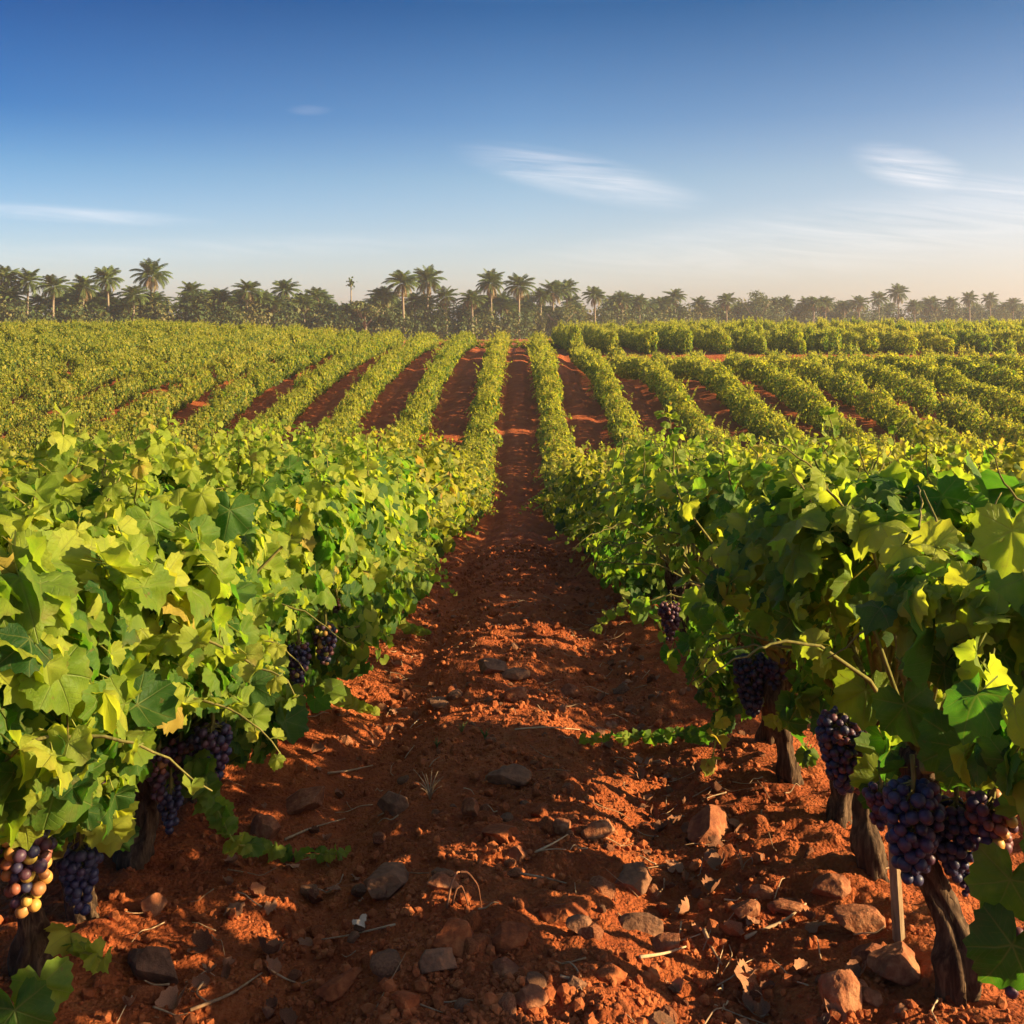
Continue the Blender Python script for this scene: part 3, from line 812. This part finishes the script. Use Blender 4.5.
for q_, (side, k, x, y, z, h, r_) in enumerate(seen):
    rz = (0 if r_ < 1 else math.pi) + rr.normal(0, .12); sc_ = (rr.uniform(.76, 1.14) * min(h, 1.05) * (.72 if y > 62 and side == 'R' and k > 1 else (.84 if k < 3 else .76 if side == "L" else .84) if y > 28 else 1), rr.uniform(.92, 1.08), h)
    v_ = int(rr.integers(0, 6))
    if q_ in pick:
        kind = 'mid' if y < 17 else 'low'
        sd = 'left' if side == 'L' else 'right'
        where = 'in the dip below' if y < 26 else 'on the far hillside'
        lab = f'bushy grapevine, {ROWN[k]} row {sd} of the path, {where}'
        grp = f'grapevines of the {ROWN[k]} row {sd} of the path' + (', dip' if y < 26 else ', hillside')
        key = (kind, v_)
        if key not in first:
            fb, tb = (PR_MID if kind == 'mid' else PR_LO)[v_]
            r0 = thing('grapevine', (x, y, z), lab, 'grapevine', grp, rz); r0.scale = sc_
            tb.build('trunk', M_BARK, r0); fb.build('foliage', M_LEAFF, r0); first[key] = r0
        else:
            dup(first[key], (x, y, z), rz, sc_, lab, grp)
    else:
        src = PR_LO if y < 42 else PR_BLK if (y > 62 and side == 'R' and k > 1) else PR_FAR
        c, s = math.cos(rz), math.sin(rz)
        Mx = np.array([[c, -s, 0], [s, c, 0], [0, 0, 1]]) @ np.diag(sc_)
        mass.merge(src[v_][0], Mx, (x, y, z))
        mass.at['tint'][-1] = np.clip(mass.at['tint'][-1] + ROWT[side, k] + .10 * float(vn(np.array([x * .13]), np.array([y * .13]))[0]), 0, .9)
mo = mass.build('distant_grapevines', M_LEAFF)
tag(mo, 'rows of small green grapevines covering the far hillsides as one mass', 'grapevines', kind='stuff')
# low green hedge strip across the path's far end
hb = MB(); rs = np.random.default_rng(8)
for x_ in np.arange(-6, 9, .8): hb.merge(PR_FAR[int(rs.integers(0, 6))][0], np.diag((.9, 1, .55)), (x_, 76 + rs.normal(0, .2), gz(x_, 76)))
tag(hb.build('hedge', M_LEAFF), 'low green hedge across the far end of the red path', 'hedge')

# ------------------------------------------------------------------ palms and trees beyond the vineyard


def palm_proto(seed, h, nf, fl, dry, skirt):
    rs = np.random.default_rng(seed)
    tb = MB(); n = 12; t_ = np.linspace(0, 1, n); ln = rs.normal(0, .25, 2)
    pts = np.stack([ln[0] * t_ ** 1.5, ln[1] * t_ ** 1.5, -.3 + (h + .3) * t_], -1)
    tube(tb, pts, .20 - .06 * t_ + .10 * np.exp(-t_ / .05), 8, rough=.1)
    top = pts[-1]
    fb = MB(); db = MB()
    for k in range(nf):
        a = k * 2.39996 + rs.normal(0, .2); q_ = (k + .5) / nf
        el = R(86 - 135 * q_ + rs.normal(0, 8)); L = fl * rs.uniform(.85, 1.1) * (.8 + .2 * math.sin(math.pi * min(1, q_ + .15)))
        m = 11; s_ = np.linspace(0, 1, m)
        ang = el - s_ ** 1.4 * R(50 + 30 * math.cos(el))
        dr = np.cumsum(np.cos(ang)) / m * L; dz = np.cumsum(np.sin(ang)) / m * L
        cu = top + np.stack([math.cos(a) * dr, math.sin(a) * dr, dz + .1], -1)
        isdry = q_ > 1 - dry
        tgt = db if isdry else fb
        tube(tgt, cu, np.linspace(.05, .012, m), 4, cap=False, tint=.6)
        u = np.array([-math.sin(a), math.cos(a), 0])
        P = []
        for sg in (1, -1):
            for e in np.linspace(.10, 1, 19):
                i_ = e * (m - 1); b0 = np.array([np.interp(i_, np.arange(m), cu[:, d_]) for d_ in range(3)])
                tn = cu[min(m - 1, int(i_) + 1)] - cu[max(0, int(i_) - 1)]; tn /= np.linalg.norm(tn)
                ll = fl * .30 * (math.sin(math.pi * (e * .86 + .10)) ** .7) * rs.uniform(.85, 1.1)
                dir_ = u * sg * .8 + tn * .65 + np.array([0, 0, -.35 - (.5 if isdry else rs.uniform(0, .25))]); dir_ /= np.linalg.norm(dir_)
                wv = tn * .062
                P.append([b0 - wv, b0 + wv, b0 + dir_ * ll * .6 + wv * .8 + [0, 0, -.02], b0 + dir_ * ll + [0, 0, -.12 * ll]])
        P = np.array(P).reshape(-1, 3); nq = len(P) // 4
        tgt.add(P, np.arange(nq * 4), np.full(nq, 4), tint=np.repeat(np.clip(rs.normal(.42 if not isdry else .5, .2, nq), 0, 1), 4), leafco=np.zeros((nq * 4, 3)))
    return tb, fb, (db if db.n else None)


PALMS = [palm_proto(40 + k, 10.0, nf, fl, dry, 0) for k, (nf, fl, dry) in enumerate(((44, 3.3, .22), (40, 3.0, .12), (48, 3.4, .3), (38, 3.0, .0), (42, 3.2, .18)))]
palm_first = {}


def palm(x, y, ztop, v_, label, group, rz, wide=1.0):
    z = gz(x, y); s = max(.25, (ztop - z) / 11.6)
    sc_ = (wide, wide, s)
    if v_ not in palm_first:
        tb, fb, db = PALMS[v_]
        r0 = thing('palm_tree', (x, y, z), label, 'palm tree', group, rz); r0.scale = sc_
        tb.build('trunk', M_PTRUNK, r0); fb.build('crown', M_PALM, r0)
        if db: db.build('dry_fronds', M_PALMDRY, r0)
        palm_first[v_] = r0; return r0
    return dup(palm_first[v_], (x, y, z), rz, sc_, label, group)


plist = [(4, 271), (27, 273), (53, 279), (82, 280), (109, 271), (150, 267), (192, 285), (133, 289), (218, 293), (246, 284), (262, 293), (287, 283),
         (315, 291), (382, 291), (404, 275), (427, 273), (447, 291), (473, 293), (492, 276), (519, 279), (541, 291), (554, 286), (568, 283),
         (595, 290), (623, 295), (640, 297), (676, 292), (700, 299), (727, 296), (786, 298), (805, 299), (813, 299), (826, 300), (845, 303), (860, 299),
         (879, 294), (899, 288), (915, 303), (931, 300), (951, 299), (970, 294), (991, 295), (1013, 300)]
PL = {(150, 267): 'tallest palm of the left tree line, with a broad crown above a clear pale trunk', (404, 275): 'tall palm with bare straight trunk, left one of the pair standing before the dark grove',
      (427, 273): 'tall palm with golden hanging fronds, right one of the pair before the dark grove', (899, 288): 'tallest palm above the hazy right tree line',
      (109, 271): 'tall full-crowned palm next left of the tallest left palm', (492, 276): 'palm with drooping dry skirt left of the slim palm near the path end',
      (519, 279): 'slim palm standing in line with the far end of the red path', (4, 271): 'palm cut by the left frame edge', (568, 283): 'tall shaggy palm just right of the path line',
      (676, 292): 'palm with wide crown left of the round leafy tree', (287, 283): 'shaggy palm rising left of the lone thin trunk', (53, 279): 'palm with brown hanging skirt, third from the left frame edge'}
rp = np.random.default_rng(21)
G_P = 'palms along the horizon'
for u, v in plist:
    D = float(np.interp(u, [0, 300, 500, 700, 1024], [135, 150, 160, 205, 255])) + rp.uniform(-4, 4)
    x, y, z = px(u, v, D)
    big_ = (u, v) in PL
    vi = 2 if u in (150, 427, 492) else int(rp.integers(0, 5))
    palm(x, y, z, vi, PL.get((u, v), 'palm standing out above the horizon tree line'), G_P, rp.uniform(0, 6.28), rp.uniform(.88, 1.0) if big_ else rp.uniform(.78, 1.0))
for k in range(190):   # the lower palms that fill the line
    u = rp.uniform(-25, 1050); D = float(np.interp(u, [0, 300, 500, 700, 1024], [135, 150, 162, 210, 260])) + rp.uniform(0, 14)
    v = float(np.interp(u, [0, 300, 500, 700, 1024], [294, 300, 300, 305, 308])) + rp.uniform(-5, 8) + (9 if 332 < u < 368 else 0)
    x, y, z = px(u, v, D)
    palm(x, y, z, int(rp.integers(0, 5)), 'low palm with its crown inside the horizon thicket', 'low palms in the thicket', rp.uniform(0, 6.28), rp.uniform(.75, 1.0))

# the lone thin trunk standing above the grove
x, y, z = px(351, 278, 165); z0_ = gz(x, y)
lr = thing('bare_palm', (x, y, z0_), 'lone thin bare trunk with a tiny tuft on top, sticking up from the grove', 'palm tree')
b_ = MB(); tube(b_, [(0, 0, 0), (.05, 0, 4), (0, 0, z - z0_ - .8)], [.16, .13, .10], 8); b_.build('trunk', M_PTRUNK, lr)
b_ = MB(); rs = np.random.default_rng(3); n = 60; ps = np.stack([rs.normal(0, .28, n), rs.normal(0, .28, n), z - z0_ - .9 + rs.normal(0, .42, n)], -1)
scatter(b_, LEAF_LO[0], ps, frames(rs.normal(0, 1, (n, 3)), rs.normal(0, 1, (n, 3))), .34, tint=rs.random(n) * .8); b_.build('crown', M_TREE, lr)


def leafy_tree(name, x, y, h, wr, n, label, seed, group=None, ls=.30):
    rs = np.random.default_rng(seed); z = gz(x, y)
    r0 = thing(name, (x, y, z), label, 'tree', group)
    tb = MB(); tube(tb, [(0, 0, -.2), (.1, 0, h * .3), (0, .1, h * .55)], [.26, .2, .14], 8)
    for k in range(7):
        a = rs.uniform(0, 6.28); tube(tb, [(0, 0, h * .3), (math.cos(a) * wr * .4, math.sin(a) * wr * .4, h * .55), (math.cos(a) * wr * .75, math.sin(a) * wr * .75, h * .75)], [.12, .08, .03], 6)
    tb.build('trunk', M_PTRUNK, r0)
    cb = MB(); nb = 16
    cs = np.stack([rs.normal(0, wr * .42, nb), rs.normal(0, wr * .42, nb), h * rs.uniform(.42, .88, nb)], -1)
    kx = rs.integers(0, nb, n); dr = rs.normal(0, 1, (n, 3)); dr /= np.linalg.norm(dr, axis=1)[:, None]
    ps = cs[kx] + dr * (wr * .36 * rs.uniform(.55, 1.05, n))[:, None] * np.array([1, 1, .8])
    scatter(cb, LEAF_LO[0], ps, frames(dr + rs.normal(0, .5, (n, 3)) + [0, 0, .3], rs.normal(0, 1, (n, 3))), ls * np.exp(rs.normal(0, .25, n)), tint=np.clip(rs.normal(.5, .2, n) + .15 * rs.normal(0, 1, nb)[kx], 0, 1))
    cb.build('crown', M_TREE, r0); return r0


x, y, z = px(756, 291, 215); leafy_tree('leafy_tree', x, y, z - gz(x, y) + .3, 4.6, 1700, 'rounded leafy tree standing above the right tree line', 60)
x, y, z = px(365, 298, 150); leafy_tree('leafy_tree', x, y, z - gz(x, y), 3.0, 1100, 'dark bushy tree below the lone thin trunk', 61)
x, y, z = px(232, 300, 146); leafy_tree('leafy_tree', x, y, z - gz(x, y), 3.0, 1100, 'bushy leafy tree among the left palms', 62)
x, y, z = px(560, 304, 168); leafy_tree('leafy_tree', x, y, z - gz(x, y), 3.2, 1100, 'bushy leafy tree just right of the path line', 63)

# thicket: the uncountable undergrowth between the trunks
rs = np.random.default_rng(31); tk = MB()
for k in range(1150):
    u = rs.uniform(-40, 1064); D = float(np.interp(u, [0, 300, 500, 700, 1024], [138, 152, 164, 212, 262])) + rs.uniform(-8, 14)
    x = (u - U0) / F * D; zb = gz(x, D); hh = rs.uniform(2.2, 5.8) * (1.15 if u < 330 else 1.2 if u > 600 else 1) * float(np.interp(D, [130, 260], [.9, 1.15])); n = 130
    dr = rs.normal(0, 1, (n, 3)); dr /= np.linalg.norm(dr, axis=1)[:, None]
    ps = np.array([x, D, zb + hh * .5]) + dr * np.array([rs.uniform(.9, 1.9), 1.1, hh * .55]) * rs.uniform(.55, 1.1, (n, 1))
    br = rs.random() < .3
    scatter(tk, LEAF_LO[0], ps, frames(dr + rs.normal(0, .5, (n, 3)), rs.normal(0, 1, (n, 3))), .36 * np.exp(rs.normal(0, .3, n)), tint=np.clip(rs.normal(.85 if br else .4, .2, n), 0, 1))
tag(tk.build('thicket', M_TREE), 'dense dull green undergrowth between the distant palms', 'undergrowth', kind='stuff')

# ------------------------------------------------------------------ stones, clods, litter on the path


def stone_mesh(name, rs, dims, mat, sub=3, planes=11, rough=.05):
    v, f = ICO[sub]; v = v.copy()
    for k in range(planes):
        n_ = rs.normal(0, 1, 3); n_ /= np.linalg.norm(n_); d = rs.uniform(.50, .82)
        over = np.maximum(0, v @ n_ - d); v -= over[:, None] * n_
    s_ = rs.uniform(0, 90)
    r_ = 1 + rough * (fbm(v[:, 0] * 3 + s_, v[:, 1] * 3 + v[:, 2] * 2 + s_, 4)) * 2
    v = v * r_[:, None] * np.asarray(dims) / 2 * 1.25
    mb = MB(); mb.add(v, f.ravel(), np.full(len(f), 3)); return mb.mesh(name, mat, smooth=False)


def stone(u, v, wpx, hpx, mat, label, cat='stone', name='stone', rz=None, group=None, seed=0, tilt=0.15):
    rs = np.random.default_rng(1000 + seed + int(u * 7 + v * 13))
    p_ = gp(u, v + hpx * .42, 0); d = p_[1]; w_ = wpx / F * d; h_ = hpx / F * d * .95
    o = bpy.data.objects.new(name, stone_mesh(name, rs, (w_, max(w_ * .7, h_ * .8), h_), mat, 4 if wpx > 34 else 3)); COL.objects.link(o)
    o.location = (p_[0], p_[1] + w_ * .25, p_[2] + h_ * .20); o.rotation_euler = (rs.normal(0, tilt), rs.normal(0, tilt), rs.uniform(-.5, .5) if rz is None else rz)
    return tag(o, label, cat, group)


G_S = 'stones lying on the red soil'
STONES = [
    (150, 966, 52, 44, M_GREY, 'grey-brown angular stone beside the left vine trunks, largest on that side'),
    (385, 883, 60, 26, M_GREY, 'long flat grey stone left of the path centre'),
    (433, 962, 44, 32, M_GREY, 'blocky grey stone lying low on the path near the bottom'),
    (302, 802, 48, 22, M_RUST, 'flat red slab by the left furrow below the trailing twigs'),
    (264, 825, 28, 36, M_RUST, 'upright orange-lit stone near the left trailing shoot'),
    (517, 695, 26, 18, M_RUST, 'sunlit orange stone in the middle of the path'),
    (568, 691, 20, 14, M_RUST, 'small rounded orange stone right of the sunlit one mid-path'),
    (710, 825, 46, 36, M_RUST, 'big upright red stone in the right furrow'),
    (668, 945, 34, 26, M_RUST, 'orange rounded stone with one sunlit face, right of centre near the bottom'),
    (842, 990, 38, 48, M_RUST, 'tall red stone at the bottom right before the thick vine trunk'),
    (872, 1000, 26, 16, M_RUST, 'small pale orange stone right of the tall red stone'),
    (832, 888, 36, 22, M_RUST, 'red stone at the top of the right bank rubble'),
    (790, 908, 34, 20, M_RUST, 'flat pinkish slab on the right bank'),
    (764, 894, 22, 20, M_RUST, 'small rounded stone beside the flat pinkish slab'),
    (748, 912, 32, 20, M_RUST, 'low red stone at the foot of the right bank'),
    (860, 920, 44, 30, M_RUST, 'broad red block under the wooden stake'),
    (905, 965, 56, 38, M_RUST, 'largest sunlit orange boulder left of the thick right trunk'),
    (868, 955, 34, 22, M_RUST, 'sunlit leaning slab next to the largest orange boulder'),
    (860, 985, 20, 18, M_RUST, 'small dark red stone behind the tall red stone'),
    (490, 667, 34, 16, M_GREY, 'low dark stone at the far end of the stony stretch'),
    (515, 676, 30, 12, M_GREY, 'thin dark stone just before the far low one'),
    (390, 803, 32, 26, M_GREY, 'brown pointed stone at the left of the path centre'),
    (505, 778, 44, 20, M_GREY, 'dark flat stone sunk in the path centre'),
    (470, 808, 22, 18, M_RUST, 'small sunlit clod-like stone on the mound'),
    (520, 855, 22, 16, M_RUST, 'pinkish block stone at mid-path'),
    (441, 884, 30, 18, M_RUST, 'red stone right of the long flat grey stone'),
    (500, 835, 40, 20, M_CLOD, 'broad low red stone behind the pinkish block'),
    (632, 882, 48, 20, M_GREY, 'long dark stone at right of the mound'),
    (645, 926, 42, 18, M_GREY, 'flat dark stone above the orange rounded stone'),
    (565, 915, 42, 26, M_CLOD, 'lumpy red-brown stone in the path centre'),
    (580, 928, 26, 18, M_GREY, 'small blackish stone beside the lumpy one'),
    (455, 942, 52, 34, M_CLOD, 'large red-brown stone behind the blocky grey stone'),
    (510, 938, 36, 26, M_CLOD, 'rounded red-brown stone right of the large red-brown one'),
    (529, 1000, 32, 26, M_RUST, 'squarish red stone at the bottom centre'),
    (405, 1004, 32, 24, M_CLOD, 'oval red stone near the bottom left of the path'),
    (335, 988, 44, 18, M_CLOD, 'flat red slab at the bottom left of the path'),
    (508, 972, 32, 18, M_RUST, 'sunlit red stone above the squarish one'),
    (600, 830, 34, 20, M_RUST, 'red stone in the sunlit band right of centre'),
    (440, 704, 26, 12, M_GREY, 'flat dark stone at the left side of the mid path'),
    (563, 826, 20, 16, M_RUST, 'small red stone in the sunlit band'),
    (152, 905, 26, 22, M_RUST, 'small rounded red stone behind the grey-brown angular stone'),
    (610, 975, 30, 18, M_CLOD, 'dark red stone left of the bottom sunlit patch'),
    (575, 985, 22, 16, M_GREY, 'small grey stone near the bottom centre'),
]
for k, s_ in enumerate(STONES): stone(*s_, group=G_S, seed=k)
# small loose stones and clods, each lying on its own
rs = np.random.default_rng(12)
small = [stone_mesh('small_clod', rs, (1, .8, .62), mt, 3, 10, .08) for mt in (M_CLOD, M_CLOD, M_RUST, M_RUST, M_GREY, M_CLOD)]
for k in range(290):
    y = 2.4 + 10.5 * rs.random() ** 1.7; x = float(np.clip(rs.normal(.0, .55), -1.35, 1.3)) if k % 3 else rs.uniform(-1.0, 1.15)
    s_ = float(np.clip(rs.lognormal(-3.25, .48), .018, .09))
    o = bpy.data.objects.new('small_clod', small[int(rs.integers(0, 6))]); COL.objects.link(o)
    o.location = (x, y, gz(x, y) + s_ * .10); o.rotation_euler = (rs.normal(0, .4), rs.normal(0, .4), rs.uniform(0, 6.28)); o.scale = (s_,) * 3
    tag(o, 'small loose stone or earth clod among the crumbs on the path', 'clod', 'small clods on the red soil')
# crumbs: far too many to count
v, f = ICO[1]; cr = MB()
for q_ in range(5):
    vv = v * (1 + .25 * (np.random.default_rng(q_).random(len(v)) - .5))[:, None] * np.array([1, .85, .7])
    n = 3600; y = 2.35 + 11 * rs.random(n) ** 2.0; x = rs.normal(0, .62, n); x = np.clip(x, -1.5, 1.4)
    cl_ = vn(x * 3.1 + 7, y * 3.1) + .15; keep = rs.random(n) < np.clip(.35 + cl_ * 2, .08, 1); x, y = x[keep], y[keep]; n = len(x)
    s_ = np.clip(rs.lognormal(-5.0, .5, n) * (1 + .12 * np.maximum(y - 4, 0)), .003, .026)
    scatter(cr, (vv, f.ravel(), np.full(len(f), 3)), np.stack([x, y, ground(x, y) + s_ * .35], -1), frames(rs.normal(0, 1, (n, 3)), rs.normal(0, 1, (n, 3))), s_)
tag(cr.build('soil_crumbs', M_CLOD, smooth=False), 'loose red earth crumbs scattered over the path', 'soil crumbs', kind='stuff')

# dry fallen leaves
def dry_leaf_mesh(seed, mat):
    rs = np.random.default_rng(seed); V_, L_, S_, lc = leaf_tpl(25, (.35, .7, 1.0), .05, 0, 0, 0, 0)
    V_ = V_.copy(); ph = rs.uniform(0, 6.28); r2 = (V_[:, :2] ** 2).sum(1)
    V_[:, 2] = 1.1 * r2 * (rs.choice([1, 1, -.5])) + .35 * np.abs(V_[:, 0]) + .22 * fbm(V_[:, 0] * 5 + seed, V_[:, 1] * 5, 3) * (r2 * 3 + .2)
    V_[:, 0] *= rs.uniform(.55, .9); V_[:, 2] -= V_[:, 2].min()
    mb = MB(); mb.add(V_, L_, S_)
    tube(mb, [(0, 0, .02), (.03, -.3, .05), (-.02, -.6, .02)], [.012, .010, .008], 5)
    me = mb.mesh('dry_leaf', mat); return me


DL = [dry_leaf_mesh(k, M_DRY) for k in range(6)]; DLP = dry_leaf_mesh(11, M_PALEDRY)
def dry_leaf(x, y, s_, me, label, group=None, tilt=.35):
    o = bpy.data.objects.new('dry_leaf', me); COL.objects.link(o); o.location = (x, y, gz(x, y) + .006)
    o.rotation_euler = (rs.normal(0, tilt), rs.normal(0, tilt), rs.uniform(0, 6.28)); o.scale = (s_,) * 3
    return tag(o, label, 'dry leaf', group)


for u, v, s_, me, lab in ((236, 918, .10, DL[1], 'largest crumpled brown leaf in the left furrow'), (200, 950, .07, DL[2], 'curled brown leaf between the left stone and the furrow'),
                          (362, 928, .055, DLP, 'single pale dry leaf lying left of the path centre'), (175, 1008, .09, DL[0], 'crumpled brown leaf just below the grey-brown angular stone'),
                          (265, 955, .08, DL[3], 'small pinkish dry leaf at the left furrow edge'), (745, 985, .10, DL[4], 'big crumpled leaf in the right furrow near the bottom'),
                          (728, 938, .07, DL[5], 'sheathed brown leaf at the head of the long pale stems')):
    p_ = gp(u, v); dry_leaf(p_[0], p_[1], s_, me, lab)
for k in range(190):
    sd = rs.random() < .6
    x = rs.normal(.58, .12) if sd else rs.normal(-.72, .11); y = 2.4 + 6 * rs.random() ** 1.5
    dry_leaf(x, y, rs.uniform(.03, .065), DL[int(rs.integers(0, 6))], 'small crumpled brown leaf in the litter of the ' + ('right' if sd else 'left') + ' furrow', 'dry leaves in the ' + ('right' if sd else 'left') + ' furrow')

# dry stems and twigs
def stem(pts, r0, label, group=None, name='straw', mat=None):
    pts = np.asarray(pts, float); o0 = pts[0].copy(); k = np.linspace(0, len(pts) - 1, 5 * (len(pts) - 1) + 1)
    cu = np.stack([np.interp(k, np.arange(len(pts)), pts[:, i]) for i in range(3)], -1); 
    if len(cu) > 4: cu[1:-1] = (cu[:-2] + cu[1:-1] + cu[2:]) / 3
    mb = MB(); tube(mb, cu - o0, np.linspace(r0, r0 * .45, len(cu)), 6)
    o = mb.build(name, mat or M_STRAW); o.location = o0
    return tag(o, label, 'twig' if name == 'twig' else 'straw', group)


G_T = 'dry stems on the soil'
for ps, r_, lab in (
    ([(285, 843), (310, 832), (345, 822)], .005, 'straight pale stem lying right of the left trailing shoot'),
    ([(328, 776), (350, 774), (373, 768)], .005, 'pale forked stem in the left furrow'),
    ([(190, 1016), (230, 1000), (262, 978)], .005, 'long straw stem at the bottom left of the path'),
    ([(536, 856), (552, 848), (568, 838)], .004, 'short pale stem beside the pinkish block stone'),
    ([(520, 878), (545, 882), (566, 888)], .004, 'thin pale stem crossing the path centre'),
    ([(745, 942), (785, 925), (806, 908)], .006, 'long pale curved stem on the right bank'),
    ([(704, 935), (712, 955), (722, 970)], .007, 'grey bent twig in the right furrow'),
    ([(640, 962), (665, 958), (686, 952)], .005, 'pale stem near the orange rounded stone'),
    ([(560, 982), (575, 985), (582, 996)], .004, 'short pale stub near the bottom centre'),
    ([(515, 732), (545, 730), (580, 733)], .004, 'thin twig lying across the mid path'),
    ([(205, 985), (195, 1000), (212, 1012)], .004, 'bent straw at the bottom left'),
    ([(395, 930), (350, 940), (320, 945)], .003, 'faint straw left of the path centre')):
    stem([gp(u, v, .012) for u, v in ps], r_, lab, G_T, 'twig' if 'twig' in lab else 'straw')
# arched withered stems in the middle of the path
p0 = gp(447, 910, 0)
for k, (a_, b_, c_, lab) in enumerate((((447, 908), (457, 872), (460, 872), ''), ((460, 872), (478, 885), (482, 910), ''), ((452, 905), (462, 885), (472, 918), ''))):
    d = p0[1]
    stem([px(*a_, d), px((a_[0] + b_[0]) / 2 - 1, (a_[1] + b_[1]) / 2 - 6, d), px(*b_, d + .01), px(*c_, d + .02)], .004, ['withered arched stem standing upright in the path', 'right leg of the withered arched stem', 'small inner withered loop under the arched stem'][k], G_T, mat=M_DRY)
for k in range(240):
    sd = rs.random(); x = rs.normal(.62, .2) if sd < .45 else (rs.normal(-.75, .2) if sd < .75 else rs.uniform(-.6, .6)); y = 2.4 + 6 * rs.random() ** 1.5
    a = rs.uniform(0, 6.28); L = rs.uniform(.04, .16); c_ = rs.normal(0, .25)
    pts = [(x + math.cos(a + c_ * t_) * L * t_, y + math.sin(a + c_ * t_) * L * t_) for t_ in (0, .35, .7, 1)]
    stem([(q_[0], q_[1], gz(*q_) + .008 + (.02 * rs.random() if i_ > 1 else 0)) for i_, q_ in enumerate(pts)], rs.uniform(.0015, .003), 'short bit of straw lying loose on the red soil', 'bits of straw on the soil', 'straw')

# weeds on the path
def weed(u, v, n, hgt, mat, label):
    p_ = gp(u, v, 0); r0 = MB()
    for k in range(n):
        a = rs.uniform(0, 6.28); L = hgt * rs.uniform(.5, 1.1); t_ = np.linspace(0, 1, 5); sp_ = rs.uniform(.2, .7)
        q_ = rs.normal(0, .001, 2)
        tube(r0, np.stack([q_[0] + math.cos(a) * L * sp_ * t_ ** 1.4, q_[1] + math.sin(a) * L * sp_ * t_ ** 1.4, L * t_ * (1 - .25 * t_)], -1), np.linspace(.003, .0008, 5), 4)
    o = r0.build('weed', mat); o.location = p_; tag(o, label, 'weed')


weed(430, 800, 14, .13, M_STRAW, 'dry straw-coloured grass tuft standing on the path left of centre')
weed(462, 734, 16, .07, M_GRASS, 'tiny green weed sprouting on the mid path')
weed(437, 748, 10, .05, M_GRASS, 'tiniest green sprout left of the mid-path weed')
weed(485, 740, 16, .06, M_GRASS, 'low green sprout right of the mid-path weed')
weed(742, 870, 4, .10, M_STRAW, 'two or three bare stalks standing at the right bank')

# wooden stake
b0 = gp(900, 936, -.06); t0 = np.array(px(893, 835, b0[1] - .02)) - b0
sb = MB(); n = 8; tt = np.linspace(0, 1, n)[:, None]
tube(sb, t0 * tt * 1.25, np.linspace(.017, .013, n), 6, rough=.12)
o = sb.build('wooden_stake', M_STAKE, smooth=False); o.location = b0
tag(o, 'thin weathered wooden stake stuck in the soil between the right vine trunks', 'stake')

# ------------------------------------------------------------------ haze
hz = MB(); x0, x1, y0, y1, z0, z1 = -420, 420, -70, 430, -4.5, 13.5
hz.add([(x0, y0, z0), (x1, y0, z0), (x1, y1, z0), (x0, y1, z0), (x0, y0, z1), (x1, y0, z1), (x1, y1, z1), (x0, y1, z1)],
       [0, 3, 2, 1, 4, 5, 6, 7, 0, 1, 5, 4, 1, 2, 6, 5, 2, 3, 7, 6, 3, 0, 4, 7], [4] * 6)
m, t, out = newmat('haze_air')
pv = t.new('ShaderNodeVolumePrincipled'); pv.inputs['Color'].default_value = (.93, .93, .95, 1); pv.inputs['Density'].default_value = .00055; pv.inputs['Anisotropy'].default_value = .3
t.link(pv.outputs[0], out.inputs['Volume'])
ho = hz.build('haze', m, smooth=False); tag(ho, 'thin warm evening haze over the whole vineyard', 'haze', kind='stuff')
print('vines', len(seen), 'visible', len(vis))
